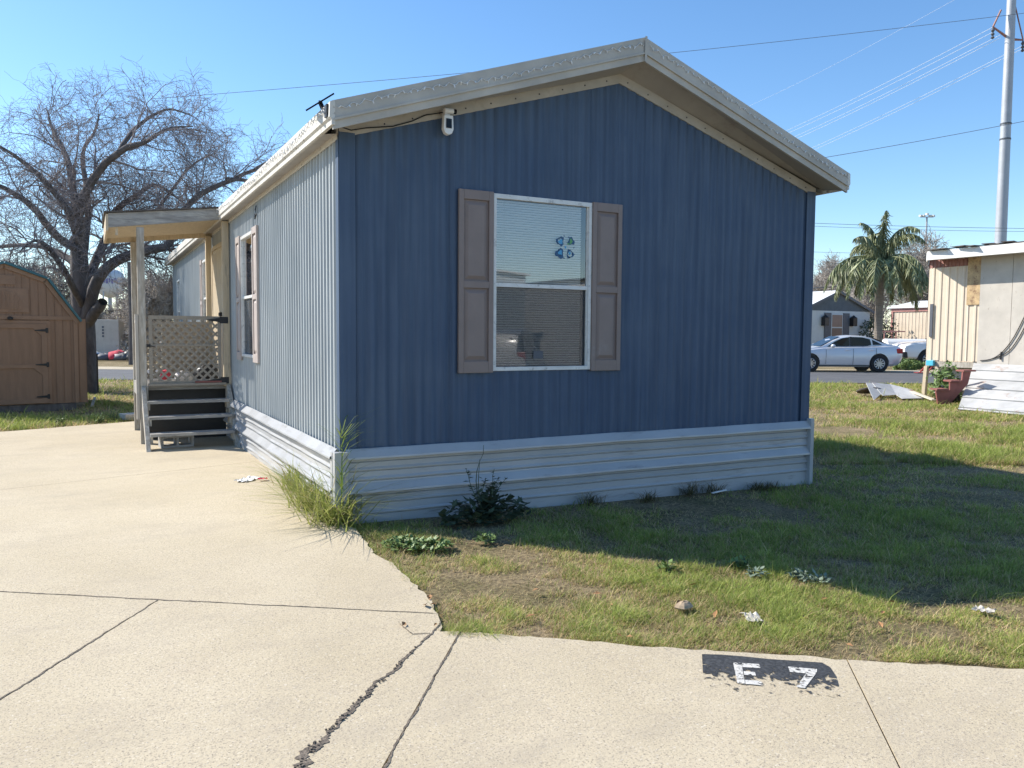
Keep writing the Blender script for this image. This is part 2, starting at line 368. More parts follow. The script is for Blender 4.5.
J1a, J1b = g2(0, 592), g2(438, 614); ud = (J1b-J1a)/np.linalg.norm(J1b-J1a); vd = np.array([ud[1], -ud[0]])
if vd[1] > 0: vd = -vd
farL = J1a-ud*2.4; gap = .0045
edge = [J1b, g2(432, 602), g2(424, 592), g2(410, 580), g2(398, 570), g2(385, 560), g2(372, 549), g2(362, 538), g2(352, 528), np.array([-.03, -.05])]
e2 = []
for i in range(len(edge)-1): e2 += jag(edge[i], edge[i+1], .018, .03, i)
midL, midR = g2(0, 490), np.array([-.03, 3.3])
mdir = (midR-midL)/np.linalg.norm(midR-midL); midLL = midL-mdir*2.4
slab('driveway', e2+[np.array([-.03, -.05]), midR-np.array([0, .004]), midLL-np.array([0, .004]), farL-vd*gap]+[], 'pale concrete driveway slab beside the corner of the blue mobile home')
slab('driveway', [midR+np.array([0, .004]), np.array([-.03, 9.2]), g2(140, 421), *jag(g2(140, 421), g2(0, 432), .02, .1, 3)[1:], g2(0, 432), g2(0, 432)+(g2(0, 432)-g2(140, 421))*1.2, midLL+np.array([0, .004])], 'pale concrete driveway slab under the wooden porch steps')
# walk along the street
SE = g2(440, 632); SE2 = g2(1024, 662); sd = (SE2-SE)/np.linalg.norm(SE2-SE)
def jline(a, b, ext=2.6):
    a = np.array(a); b = np.array(b); d = (b-a)/np.linalg.norm(b-a); return a, a+d*ext
A1, A1e = jline(g2(150, 605), g2(0, 700), 4.6); A2, A2e = jline(g2(460, 632), g2(383, 768), 3.9); A3, A3e = jline(g2(847, 660), g2(900, 768), 3.2)
A1 = J1a+ud*float((A1-J1a)@ud)
pr = lambda p, q, s=1: np.array(p)+q*s
hu = ud*.004
slab('pavement', [farL+vd*gap, A1+vd*gap-hu, A1e-hu, A1e-ud*4.5], 'concrete walk slab at the lower left corner')
crk = [g2(425, 640), g2(400, 665), g2(372, 690), g2(345, 716), g2(322, 738), g2(305, 758), g2(296, 775), g2(270, 812)]
slab('pavement', [A1+vd*gap+hu, J1b+vd*gap-ud*.02, *jag(J1b+vd*gap, SE, .01, .03, 5), *jag(SE, A2-hu*1.2, .01, .03, 6), A2-hu, A2e-hu, A1e+hu], 'concrete walk slab with the long dark crack running across it')
slab('pavement', [*jag(A2+hu, A3-hu, .022, .05, 8), A3-hu, A3e-hu, A2e+hu], 'concrete walk slab carrying the painted lot number')
FR = SE2+sd*9
slab('pavement', [A3+hu, *jag(A3+hu, FR, .022, .06, 9)[1:], FR, FR+vd*2.6, A3e+hu], 'concrete walk slab right of the painted lot number')
# cracks
def ribbon(mb, pts, ws, off, seed=1, step=.010):
    r = random.Random(seed); C = []; Wd = []
    for i in range(len(pts)-1):
        L = np.linalg.norm(pts[i+1]-pts[i]); n = max(1, int(L/step))
        for k in range(n):
            t = k/n; C.append(pts[i]*(1-t)+pts[i+1]*t); Wd.append(ws[i]*(1-t)+ws[i+1]*t)
    C.append(pts[-1]); Wd.append(ws[-1]); C = np.array(C); T = np.gradient(C, axis=0); T /= np.linalg.norm(T, axis=1)[:, None]; Nn = np.stack([-T[:, 1], T[:, 0]], 1)
    vs = []; w = 0; e_ = [1., 1.]
    for c, n, q in zip(C, Nn, Wd):
        w = w*.9+r.uniform(-1, 1)*q*.28
        for k_, sgn in enumerate((-1, 1)):
            e_[k_] = min(1.9, max(.15, e_[k_]*.8+.2+r.uniform(-.35, .35)))
            p = c+n*(w+sgn*q*.42*e_[k_]); vs.append((p[0], p[1], gz(p[0], p[1])+off))
    mb.add(vs, [(2*i, 2*i+1, 2*i+3, 2*i+2) for i in range(len(C)-1)])
mb = MB(); ribbon(mb, crk, [.010, .018, .028, .025, .035, .065, .05, .03], .0045)
ribbon(mb, [g2(430, 634), g2(412, 635), g2(404, 628), g2(398, 622)], [.008, .006, .004, .002], .0048, 3)
ribbon(mb, [g2(425, 640), g2(436, 630), g2(440, 622)], [.014, .012, .008], .0048, 5)
rc = random.Random(12)
for k_ in range(130):
    i_ = rc.randrange(len(crk)-1); t_ = rc.random(); p_ = crk[i_]*(1-t_)+crk[i_+1]*t_; z_ = rc.uniform(.003, .009); o_ = rc.gauss(0, .02)
    mb.box((p_[0]+o_, p_[1]+o_*.5, .0045+z_*.3), (z_, z_*.8, z_*.6), rc.uniform(0, 3))
ribbon(mb, [J1a-ud*2.2, J1a, J1b-ud*.03], [.015, .012, .008], .0042, 7); ribbon(mb, [A1, g2(0, 700), A1e], [.008, .010, .010], .0043, 8); ribbon(mb, [A2, A2e], [.010, .011], .0043, 9)
tag(mb.build('crack_filler', M['crack']), 'ragged dark crack packed with grit across the concrete walk', 'crack', kind='structure')
# lot number painted on the walk
def gp(px, py, off): return tuple(G(px, py, off))
mb = MB(); out = [(702, 654), (720, 654.5), (740, 656), (770, 659), (800, 661), (822, 662.5), (830, 667), (836, 676), (839, 687), (841, 698), (820, 698), (790, 697), (760, 694), (735, 691), (712, 688), (703, 678)]
mb.add([gp(x, y, .0045) for x, y in out], [tuple(range(len(out)))])
pm = thing('painted_lot_number', 'worn black painted patch reading E 7 in white on the concrete walk', 'painted sign', G(770, 676))
mk_ = worn('worn black paint', (.026, .028, .031), .445, .49, 19)
nt = mk_.node_tree; bb_ = nt.nodes['Principled BSDF']
# wear grows towards the walk's outer edge of the patch
tc = N(nt, 'ShaderNodeTexCoord'); dp = N(nt, 'ShaderNodeVectorMath', operation='DOT_PRODUCT'); dp.inputs[1].default_value = (vd[0], vd[1], 0); nt.links.new(tc.outputs['Object'], dp.inputs[0])
nz = [n for n in nt.nodes if n.type == 'TEX_NOISE' and abs(n.inputs['Scale'].default_value-19) < .1][0]
ma = N(nt, 'ShaderNodeMath', operation='MULTIPLY_ADD'); ma.inputs[1].default_value = -.8; nt.links.new(dp.outputs['Value'], ma.inputs[0]); nt.links.new(nz.outputs[0], ma.inputs[2])
rr = bb_.inputs['Alpha'].links[0].from_node; nt.links.new(ma.outputs[0], rr.inputs[0])
mb.build('paint_patch', mk_, pm)
wp = worn('worn white paint', (.46, .445, .41), .41, .47, 30)
def strokes(polys, name):
    mb = MB()
    for P in polys: mb.add([gp(x, y, .0065) for x, y in P], [tuple(range(len(P)))])
    mb.build(name, wp, pm)
strokes([[(733, 662.3), (741.5, 662.8), (745, 683.5), (737.5, 683)], [(741.8, 662.8), (759, 664), (760.5, 668), (742.5, 667)], [(743.6, 671), (755, 672), (756, 675.6), (744.3, 674.8)], [(745, 679.6), (762, 681), (763, 685.3), (745.5, 683.8)]], 'letter')
strokes([[(788, 666.5), (817, 669), (817, 671.5), (815.5, 674.2), (790, 671.8)], [(806, 673.4), (815.4, 674.3), (805, 688), (796, 687)]], 'numeral')

# ------------------------------------------------------------------ the blue mobile home
HW, HL, H1, H2, AX, H3 = 5.20, 13.9, .5604, 3.03, 2.62, 3.84
roofline = lambda x: H2+(H3-H2)*(x/AX if x < AX else (HW-x)/(HW-AX))
home = thing('mobile_home', 'blue mobile home with corrugated metal siding, gable front and white skirting', 'mobile home', (0, 0, 0))
P_front = lambda u, z, d: (u, -d, z)
P_side = lambda u, z, d: (-d, u, z)
P_right = lambda u, z, d: (HW+d, u, z)
P_back = lambda u, z, d: (u, HL+d, z)
def corrugated(name, mat, Pf, u0, u1, z0, topf, holes=(), period=.1016, depth=.010, parent=None, zb=None):
    us = []; u = u0
    prof = [(0, 0), (.30, 0), (.42, 1), (.66, 1), (.78, 0)] if name != 'front_wall' else [(k/8, .5-.5*math.cos(2*math.pi*k/8)) for k in range(8)]
    k = 0
    while u < u1-1e-6:
        for a, d in prof:
            if u+a*period < u1: us.append((u+a*period, d*depth))
        u += period; k += 1
    us.append((u1, 0))
    for h in holes:
        for q in h[:2]: us.append((q, 0))
    if name == 'front_wall': us.append((AX, 0))
    us = sorted(set(us)); mb = MB()
    for (a, da), (b, db) in zip(us[:-1], us[1:]):
        if b-a < 1e-5: continue
        segs = [(z0, topf(a), topf(b))]; zz = [(z0, z0, topf(a), topf(b))]
        mid = (a+b)/2
        for h in holes:
            if h[0] <= mid <= h[1]: zz = [(z0, z0, h[2], h[2]), (h[3], h[3], topf(a), topf(b))]
        for q0, q1, q2, q3 in zz:
            mb.add([Pf(a, q0, da), Pf(b, q1, db), Pf(b, q3, db), Pf(a, q2, da)], [(0, 1, 2, 3)])
    return mb.build(name, mat, parent, smooth=False)
WF = (1.335, 2.318, 1.19, 2.685); WS = (3.62, 4.47, 1.2, 2.69); WS2 = (7.75, 8.35, 1.45, 2.69); WS3 = (12.3, 12.8, 1.3, 2.6)
DR = (5.85, 6.85, .74, 2.72)
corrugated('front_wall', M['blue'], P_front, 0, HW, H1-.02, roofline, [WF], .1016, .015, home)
corrugated('side_wall', M['bluelit'], P_side, 0, HL, H1-.02, lambda u: H2, [WS, WS2, WS3], .1016, .014, home)
corrugated('side_wall', M['bluelit'], P_right, 0, HL, H1-.02, lambda u: H2, [], .1016, .012, home)
corrugated('back_wall', M['bluelit'], P_back, 0, HW, H1-.02, roofline, [], .1016, .012, home)
def bx(mb, Pf, u0, u1, z0, z1, d0, d1):
    a = Pf(u0, z0, d0); b = Pf(u1, z1, d1); mb.bb(min(a[0], b[0]), max(a[0], b[0]), min(a[1], b[1]), max(a[1], b[1]), min(a[2], b[2]), max(a[2], b[2])); return mb
mb = MB(); bx(mb, P_front, -.014, .115, H1-.03, H2+.02, .0165, .021); bx(mb, P_side, -.014, .06, H1-.03, H2-.01, .0145, .0185); mb.build('corner_trim', M['blue'], home)
mb = MB(); bx(mb, P_front, HW-.115, HW+.014, H1-.03, H2+.02, .0165, .021); bx(mb, P_right, -.014, .06, H1-.03, H2-.01, .0145, .0185); mb.build('corner_trim', M['blue'], home)
# sheet seams and screws on the front
mb = MB()
for u in (.93,): bx(mb, P_front, u-.004, u+.004, H1, roofline(u)-.1, .0155, .0175)
mb.build('sheet_seam', M['blue'], home)
# roof, fascia, soffit
OV, EV = .31, .13; SL = (4.14-3.2)/(AX+.06+EV)
RX = AX+.06
top = lambda x: 4.13-abs(x-RX)*.336 if x < RX else 4.13-(x-RX)*.342
XL, XR = -EV, HW+.16
mb = MB(); y0, y1 = -OV, HL+.25
mb.add([(XL, y0, top(XL)), (RX, y0, top(RX)), (XR, y0, top(XR)), (XL, y1, top(XL)), (RX, y1, top(RX)), (XR, y1, top(XR))], [(0, 1, 4, 3), (1, 2, 5, 4)])
roof = mb.build('roof', M['roof'], home)
mb = MB()
for k in range(0, 30):                                                   # seams of the metal roof
    y = k*.47
    mb.beam((XL+.01, y, top(XL)+.012), (RX, y, top(RX)+.012), .03, .02); mb.beam((RX, y, top(RX)+.012), (XR-.01, y, top(XR)+.012), .03, .02)
mb.build('roof_seam', M['roof'], roof)
mb = MB()
def gfascia(mb, x0, x1):
    for (dz0, dz1, d) in ((0.012, -.118, .0), (-.118, -.135, .012), (-.135, -.195, -.006)):
        a, b_ = top(x0), top(x1); yy = -OV-d
        mb.add([(x0, yy, a+dz0), (x1, yy, b_+dz0), (x1, yy, b_+dz1), (x0, yy, a+dz1)]+[(x0, -OV+.03, a+dz0), (x1, -OV+.03, b_+dz0), (x1, -OV+.03, b_+dz1), (x0, -OV+.03, a+dz1)],
               [(0, 1, 2, 3), (7, 6, 5, 4), (0, 4, 5, 1), (3, 2, 6, 7), (0, 3, 7, 4), (1, 5, 6, 2)])
gfascia(mb, XL-.004, RX-.001); mb.build('gable_fascia', M['fascia'], home)
mb = MB(); gfascia(mb, RX+.001, XR+.004); mb.build('gable_fascia', M['fascia'], home)
mb = MB(); mb.add([(RX-.012, -OV-.016, top(RX)+.016), (RX+.012, -OV-.016, top(RX)+.016), (RX+.012, -OV-.016, top(RX)-.2), (RX-.012, -OV-.016, top(RX)-.2)], [(0, 1, 2, 3)]); mb.build('ridge_cap', M['fascia'], home)
def eave(x, sgn):
    mb = MB(); z = top(x)
    pts = [(0, .012), (-.025*sgn, .0), (-.03*sgn, -.11), (-.015*sgn, -.125), (-.015*sgn, -.165), (.012*sgn, -.165), (.012*sgn, .012)]
    poly = [(x+a, -OV-.004, z+c) for a, c in pts]; mb.prism(poly, (0, 0, 0), (0, HL+OV+.25, 0)); return mb.build('eave_fascia', M['fasciaW'], home)
eave(XL-.004, 1); eave(XR+.004, -1)
mb = MB(); s_ = -.168
zi = lambda x: (roofline(min(max(x, 0), HW))+.05 if abs(x-AX) < HW else 0)
mb.add([(XL, -OV+.02, top(XL)+s_), (RX, -OV+.02, top(RX)+s_), (AX, 0.0, zi(AX)), (XL, 0.0, zi(0)), (XR, -OV+.02, top(XR)+s_), (XR, 0.0, zi(HW))], [(0, 1, 2, 3), (1, 4, 5, 2)])
mb.add([(XL, 0, top(XL)+s_+.001), (0, 0, top(XL)+s_+.02), (0, HL, top(XL)+s_+.02), (XL, HL, top(XL)+s_+.001)], [(0, 1, 2, 3)])
mb.add([(XR, 0, top(XR)+s_+.001), (HW, 0, top(XR)+s_+.02), (HW, HL, top(XR)+s_+.02), (XR, HL, top(XR)+s_+.001)], [(0, 1, 2, 3)])
mb.build('soffit', M['soffit'], home)
mb = MB()                                                                # trim board following the gable
for x0, x1 in ((-.012, AX), (AX, HW+.012)):
    t0, t1 = roofline(max(x0, 0)), roofline(min(x1, HW)); h0, h1 = zi(max(x0, 0))+.012, zi(min(x1, HW))+.012
    mb.add([(x0, -.02, t0-.03), (x1, -.02, t1-.03), (x1, -.02, h1), (x0, -.02, h0), (x0, 0, t0-.03), (x1, 0, t1-.03)], [(0, 1, 2, 3), (0, 1, 5, 4)])
mb.build('gable_trim', M['trim'], home)
mb = MB(); bx(mb, P_side, .0, HL, H2-.035, H2+.05, .013, .024); mb.build('eave_trim', M['fasciaW'], home)
mb = MB()
for k in range(22):
    x = .12+k*.235; mb.box((x, -.023, roofline(x)+.012), (.010, .006, .010))
mb.build('trim_screws', M['iron'], home)
# ceiling/inside: floor and inner walls so the inside stays dark
mb = MB(); mb.bb(.25, HW-.25, .35, HL-.3, .62, .66); mb.bb(.25, HW-.25, .35, HL-.3, 2.75, 2.8); mb.build('interior_panel', M['soffit'], home)
mb = MB(); mb.bb(.25, HW-.25, 3.0, 3.06, .66, 2.75); mb.build('interior_wall', M['soffit'], home)
# skirting
sk = [(.0, .575), (.008, .572), (.062, .512), (.064, .498), (-.006, .488), (-.006, .468), (.010, .462), (.010, .425), (.024, .410), (.024, .404), (-.002, .401), (-.002, .392), (.008, .389), (.010, .350), (.024, .333), (.024, .327), (-.002, .324), (-.002, .315), (.008, .312),
      (.010, .300), (.058, .242), (.060, .228), (-.006, .218), (-.006, .198), (.010, .192), (.010, .165), (.024, .150), (.024, .144), (-.002, .141), (-.002, .132), (.008, .129), (.010, .078), (.024, .063), (.024, .057), (-.002, .054), (-.002, .045), (.008, .042), (.010, -.16)]
def skirt(Pf, u0, u1, sag):
    mb = MB(); n = max(2, int((u1-u0)/.25)); rows = []
    for i in range(n+1):
        u = u0+(u1-u0)*i/n; w = .007*math.sin(u*3.1)+.005*math.sin(u*7.7+1)+.003*math.sin(u*17+2)
        rows.append([Pf(u, z+sag(u)*(1-z/.6)+w*.4, d+.022+w) for d, z in sk])
    V = [p for r_ in rows for p in r_]; m_ = len(sk)
    mb.add(V, [(i*m_+k, (i+1)*m_+k, (i+1)*m_+k+1, i*m_+k+1) for i in range(n) for k in range(m_-1)])
    return mb.build('skirting', M['skirt'], home)
skirt(P_front, .02, HW-.02, lambda u: -.02*u/5-.01)
skirt(P_side, .02, HL, lambda u: 0); skirt(P_right, .02, HL, lambda u: -.1)
mb = MB(); bx(mb, P_front, -.078, .035, -.05, .56, .016, .078); bx(mb, P_side, .0, .06, -.05, .555, .016, .078); mb.build('skirting_post', M['skirt'], home, bevel=.004)
mb = MB(); bx(mb, P_front, HW-.02, HW+.03, -.16, .60, .016, .085); mb.build('skirting_post', M['skirt'], home, bevel=.004)

def window(parent, Pf, u0, u1, z0, z1, back='dark', slats=True, shut=None, sw=.33, smat=None, tall=.0, sides=(1, 1)):
    w = MB(); t = .027; zm = z0+(z1-z0)*.487
    bx(w, Pf, u0-.012, u1+.012, z1-t, z1+.012, -.03, .026); bx(w, Pf, u0-.012, u1+.012, z0-.012, z0+t*.8, -.03, .026)
    bx(w, Pf, u0-.012, u0+t*.7, z0+t*.8, z1-t, -.03, .026); bx(w, Pf, u1-t*.7, u1+.012, z0+t*.8, z1-t, -.03, .026)
    fr = w.build('window', M['winframe'], parent, bevel=.002)
    w = MB(); bx(w, Pf, u0+t*.7, u1-t*.7, zm-.012, zm+.022, -.02, .012)
    bx(w, Pf, u0+t*.7, u0+t*1.1, zm+.022, z1-t, -.018, .004); bx(w, Pf, u1-t*1.1, u1-t*.7, zm+.022, z1-t, -.018, .004)
    bx(w, Pf, u0+t*.7, u0+t*1.1, z0+t*.8, zm-.012, -.014, .008); bx(w, Pf, u1-t*1.1, u1-t*.7, z0+t*.8, zm-.012, -.014, .008)
    w.build('sash', M['winframe'], fr, bevel=.001)
    def pane(za, zb, d, mat, nm):
        q = MB(); q.add([Pf(u0+.02, za, d), Pf(u1-.02, za, d), Pf(u1-.02, zb, d), Pf(u0+.02, zb, d)], [(0, 1, 2, 3)]); return q.build(nm, mat, fr)
    pane(zm, z1-.02, -.004, M['glass'], 'pane'); pane(z0+.02, zm, -.022, M['glass'], 'pane'); pane(z0+.02, zm-.012, -.008, M['screen'], 'screen')
    if slats:
        b_ = MB(); k = 0; z = z0+.03
        while z < z1-.03:
            a = Pf(u0+.03, z, -.058); c = Pf(u1-.06, z, -.058); a2 = Pf(u0+.03, z+.0165, -.047); c2 = Pf(u1-.06, z+.0165, -.047); am = Pf(u0+.03, z+.009, -.0495); cm = Pf(u1-.06, z+.009, -.0495)
            b_.add([a, c, cm, am, c2, a2], [(0, 1, 2, 3), (3, 2, 4, 5)]); z += .0215; k += 1
        bl = b_.build('blind', M['blind'], fr, smooth=False)
        q = MB()
        for uu in (u0+.13, u1-.2): q.tube([Pf(uu, z0+.03, -.043), Pf(uu, z1-.03, -.043)], .0012, 4)
        q.build('blind_cord', M['winframe'], fr)
        bk = MB(); bk.add([Pf(u0-.1, z0-.1, -.2), Pf(u1+.1, z0-.1, -.2), Pf(u1+.1, z1+.1, -.2), Pf(u0-.1, z1+.1, -.2)], [(0, 1, 2, 3)]); bk.build('curtain', M[back], fr)
    if shut:
        for side in (-1, 1):
            a, b2 = (u0-.014-sw, u0-.014) if side < 0 else (u1+.014, u1+.014+sw)
            s = MB(); za, zb = shut; e = .045; mid = (za+zb)/2-.02
            bx(s, Pf, a, a+e, za, zb, .012, .042); bx(s, Pf, b2-e, b2, za, zb, .012, .042)
            for q0, q1 in ((za, za+.10), (mid-.03, mid+.03), (zb-.08, zb)): bx(s, Pf, a+e, b2-e, q0, q1, .012, .0415)
            for q0, q1 in ((za+.10, mid-.03), (mid+.03, zb-.08)):
                bx(s, Pf, a+e, b2-e, q0, q1, .012, .022)
                g = .012; i0, i1, j0, j1 = a+e+g, b2-e-g, q0+g, q1-g; r_ = .032        # raised panel
                o_ = [Pf(i0, j0, .022), Pf(i1, j0, .022), Pf(i1, j1, .022), Pf(i0, j1, .022), Pf(i0+r_, j0+r_, .037), Pf(i1-r_, j0+r_, .037), Pf(i1-r_, j1-r_, .037), Pf(i0+r_, j1-r_, .037)]
                s.add(o_, [(0, 1, 5, 4), (1, 2, 6, 5), (2, 3, 7, 6), (3, 0, 4, 7), (4, 5, 6, 7)])
            s.build('shutter', smat or M['shutter'], parent, bevel=.003)
    return fr
wf = window(home, P_front, *WF, shut=(1.165, 2.705), sw=.325)
window(home, P_side, *WS, back='blind', shut=(1.14, 2.72), sw=.30, smat=M['shutterside'])
window(home, P_side, *WS2, back='blind', shut=(1.3, 2.72), sw=.22, smat=M['shutterside']); window(home, P_side, *WS3, back='blind')
# decal of little flowers on the upper pane, and a pale tag on the screen
def disc(mb, Pf, u, z, d, r_, n=10, sx=1., hole=0.):
    pts = [Pf(u+r_*(1+.28*math.sin(k*2.1+u*90))*sx*math.cos(2*math.pi*k/n), z+r_*(1+.28*math.sin(k*2.1+u*90))*math.sin(2*math.pi*k/n), d) for k in range(n)]
    if hole: mb.add(pts+[Pf(u+r_*hole*math.cos(2*math.pi*k/n), z+r_*hole*math.sin(2*math.pi*k/n), d) for k in range(n)], [(k, (k+1) % n, n+(k+1) % n, n+k) for k in range(n)])
    else: mb.add(pts, [tuple(range(n))])
DB, DL, DG = flat('decal navy', (.02, .09, .2), .5), flat('decal sky blue', (.08, .35, .6), .5), flat('decal green', (.12, .36, .12), .5)
cu, cz = 2.065, 2.285
mb = MB()
for du, dz, r_ in ((-.055, .05, .042), (.06, .055, .036), (-.06, -.06, .046), (.05, -.06, .040)):
    disc(mb, P_front, cu+du, cz+dz, -.0030, r_, 9, 1, .0 if du*dz > 0 else .62)
for k in range(11):
    a = k*.571; disc(mb, P_front, cu+.1*math.cos(a)*(.9+.15*math.sin(k*5)), cz+.1*math.sin(a), -.0030, .007, 6)
mb.build('window_decal', DB, wf)
mb = MB(); disc(mb, P_front, cu-.052, cz+.045, -.0022, .023, 8); disc(mb, P_front, cu-.055, cz-.052, -.0022, .022, 8); disc(mb, P_front, cu+.045, cz-.052, -.0022, .014, 8); disc(mb, P_front, cu, cz, -.0022, .012, 6); mb.build('window_decal', DL, wf)
mb = MB(); disc(mb, P_front, cu+.058, cz+.055, -.0021, .024, 8, .7); disc(mb, P_front, cu+.03, cz+.03, -.0021, .010, 8); mb.build('window_decal', DG, wf)
mb = MB(); bx(mb, P_front, 1.745, 1.845, 1.28, 1.35, -.0072, -.0065); mb.build('vent_label', M['slate'], wf)
# front door under the porch
mb = MB(); bx(mb, P_side, DR[0], DR[1], DR[2], DR[3], .013, .05)
k = DR[0]+.05
while k < DR[1]-.05: bx(mb, P_side, k, k+.085, DR[2]+.05, DR[3]-.05, .05, .058); k += .105
dr = mb.build('door', M['woodcream'], home)
mb = MB(); mb.lathe((-.075, DR[0]+.08, 1.75), [(.012, -.03), (.03, -.02), (.03, .02), (.012, .03)], 10); mb.build('door_handle', M['iron'], dr)
mb = MB()
for a, b2 in ((DR[0]-.07, DR[0]-.003), (DR[1]+.003, DR[1]+.07)): bx(mb, P_side, a, b2, DR[2], DR[3]+.06, .013, .065)
bx(mb, P_side, DR[0]-.003, DR[1]+.003, DR[3]+.003, DR[3]+.06, .013, .065); mb.build('door_frame', M['woodcream'], home)
# wire and plumbing hook on the side wall
mb = MB(); mb.tube([(-.02, 3.4, 2.95), (-.035, 3.37, 2.9), (-.03, 3.33, 2.84), (-.035, 3.4, 2.8), (-.03, 3.42, 2.86)], .006, 6); mb.build('cable_hook', M['iron'], home)

# string lights on the fascias
def string_lights(path, label, seed, nb, out):
    r = random.Random(seed); t = thing('string_lights', label, 'string lights', path(0), group='strings of small lights along the roof edge')
    mb = MB(); pts = []
    for i in range(nb*3+1):
        p = np.array(path(i/(nb*3))); p[2] += .012*math.sin(i*1.3+seed)+r.uniform(-.006, .006); pts.append(p)
    mb.tube(pts, .0028, 4); mb.build('cord', M['winframe'], t)
    proto = None
    for i in range(nb):
        p = pts[i*3+1]+np.array(out)*.008
        if proto is None:
            b_ = MB(); b_.lathe((0, 0, 0), [(.002, 0), (.005, -.006), (.005, -.016), (.002, -.026)], 5); proto = b_.build('bulb', M['white'], t, local=True); o = proto
        else: o = proto.copy(); COL.objects.link(o)
        o.parent = t; o.location = Vector(p.tolist())-t.location; o.rotation_euler = (r.uniform(-.5, .5), r.uniform(-.9, .9), r.uniform(0, 6)); s = r.uniform(.8, 1.2); o.scale = (s, s, s)
yF = -OV-.009
string_lights(lambda t: (XL+.03+(RX-XL-.05)*t, yF, top(XL+.03+(RX-XL-.05)*t)-.055+.02*math.sin(t*9)), 'string of small white lights on the left slope of the gable', 1, 46, (0, -1, 0))
string_lights(lambda t: (RX+.05+(XR-RX-.07)*t, yF, top(RX+.05+(XR-RX-.07)*t)-.05+.015*math.sin(t*7)), 'string of small white lights on the right slope of the gable', 2, 44, (0, -1, 0))
string_lights(lambda t: (XL-.042, -.25+6*t, top(XL)-.05+.02*math.sin(t*23)), 'string of small white lights along the left side eave', 3, 90, (-1, 0, 0))
# security camera, cable and solar panel
sc = thing('security_camera', 'white security camera hanging under the left gable trim', 'security camera', (.86, -.03, 3.2))
mb = MB(); zc = 3.28; cx_ = .87
mb.box((cx_, -.05, zc+.02), (.045, .06, .05)); mb.tube([(cx_-.03, -.085, zc+.03), (cx_+.05, -.085, zc+.03)], .022, 10); mb.build('mount', M['white'], sc, bevel=.003)
mb = MB(); A = np.array([[1, 0, 0], [0, 0, -1], [0, 1, 0]]).astype(float)
mb.prism([(cx_-.04, -.06, zc-.01), (cx_+.04, -.06, zc-.01), (cx_+.045, -.06, zc-.12), (cx_+.03, -.06, zc-.155), (cx_, -.06, zc-.168), (cx_-.03, -.06, zc-.155), (cx_-.045, -.06, zc-.12)], (0, 0, 0), (0, -.05, 0)); mb.build('housing', M['white'], sc, bevel=.006)
mb = MB(); mb.bb(cx_-.024, cx_+.024, -.116, -.1105, zc-.115, zc-.04); mb.tube([(cx_+.053, -.085, zc+.03), (cx_+.075, -.085, zc+.03)], .02, 10); mb.build('lens', M['carglass'], sc)
cab = MB(); cab.tube([(XL+.03, -.3, 3.02), (.06, -.1, 3.05), (.2, -.03, 3.10), (.42, -.028, 3.14), (.58, -.028, 3.20), (.7, -.03, 3.265), (.84, -.05, 3.30)], .005, 6)
tag(cab.build('cable', M['black'], org=(.3, -.03, 3.03)), 'thin black cable running from roof corner to security camera', 'cable')
sp = thing('solar_panel', 'small black solar panel on a bracket at the left roof corner', 'solar panel', (XL-.05, -.2, 3.2))
q = np.array([XL-.03, -.24, 3.13])
pc = W(320, 102, 6.2)
mb = MB(); mb.beam(q, q+(pc-q)*.55+np.array([0, 0, -.03]), .03, .03); mb.beam(q+(pc-q)*.5+np.array([0, 0, -.03]), pc, .025, .025); mb.box(q, (.03, .06, .09)); mb.build('bracket', M['black'], sp)
ax = W(334, 94, 6.2)-W(306, 111, 6.2); ax /= np.linalg.norm(ax); ay = fwd.copy(); ay -= ax*(ay@ax); ay = ay*.98+np.cross(ax, ay)*.02; ay /= np.linalg.norm(ay); az = np.cross(ax, ay)
ay = pc-CAM; ay /= np.linalg.norm(ay); ax -= ay*(ax@ay); ax /= np.linalg.norm(ax); az = np.cross(ax, ay)
mb = MB(); mb.box(pc, (.25, .16, .012), M=np.stack([ax, ay, az], 1)); mb.build('panel', M['carglass'], sp)

# decal colours are printed, dark outlines
# ------------------------------------------------------------------ porch
PX0, PX1, PY0, PY1, DZ = -1.13, -.04, 5.5, 7.1, .77
por = thing('porch', 'small weathered wooden porch with roof, lattice gate and open steps', 'porch', (-.6, 6.3, 0))
mb = MB(); 
for k in range(11):
    y = PY0+.0+k*.146; mb.bb(PX0, PX1, y, y+.14, DZ-.035, DZ)
mb.build('deck', M['woodh'], por)
mb = MB(); mb.bb(PX0, PX1, PY0+.002, PY0+.04, DZ-.06, DZ-.037); mb.bb(PX0-.04, PX0-.002, PY0, PY1, DZ-.18, DZ-.002); mb.bb(PX0, PX1, PY1-.04, PY1, DZ-.18, DZ-.037); mb.build('rim_joist', M['woodh'], por)
def post(x, y, z0, z1, w=.09, mat='wood'):
    mb = MB(); mb.bb(x-w/2, x+w/2, y-w/2, y+w/2, z0, z1); return mb.build('post', M[mat], por, bevel=.004)
rz = lambda x: 2.86+(x-PX0)*.16
post(PX0+.0, PY0-.05, -.05, rz(PX0)); post(PX1-.03, PY0-.05, .75, rz(PX1)-.02, .085, 'woodcream'); post(PX0, PY1, -.05, rz(PX0)-.03); post(PX1-.04, PY1, .0, rz(PX1)-.05, .085, 'woodcream')
mb = MB(); mb.bb(PX0-.085, PX0-.048, PY0-.1, PY0-.0, .33, 1.72); mb.build('side_board', M['greige'], por)
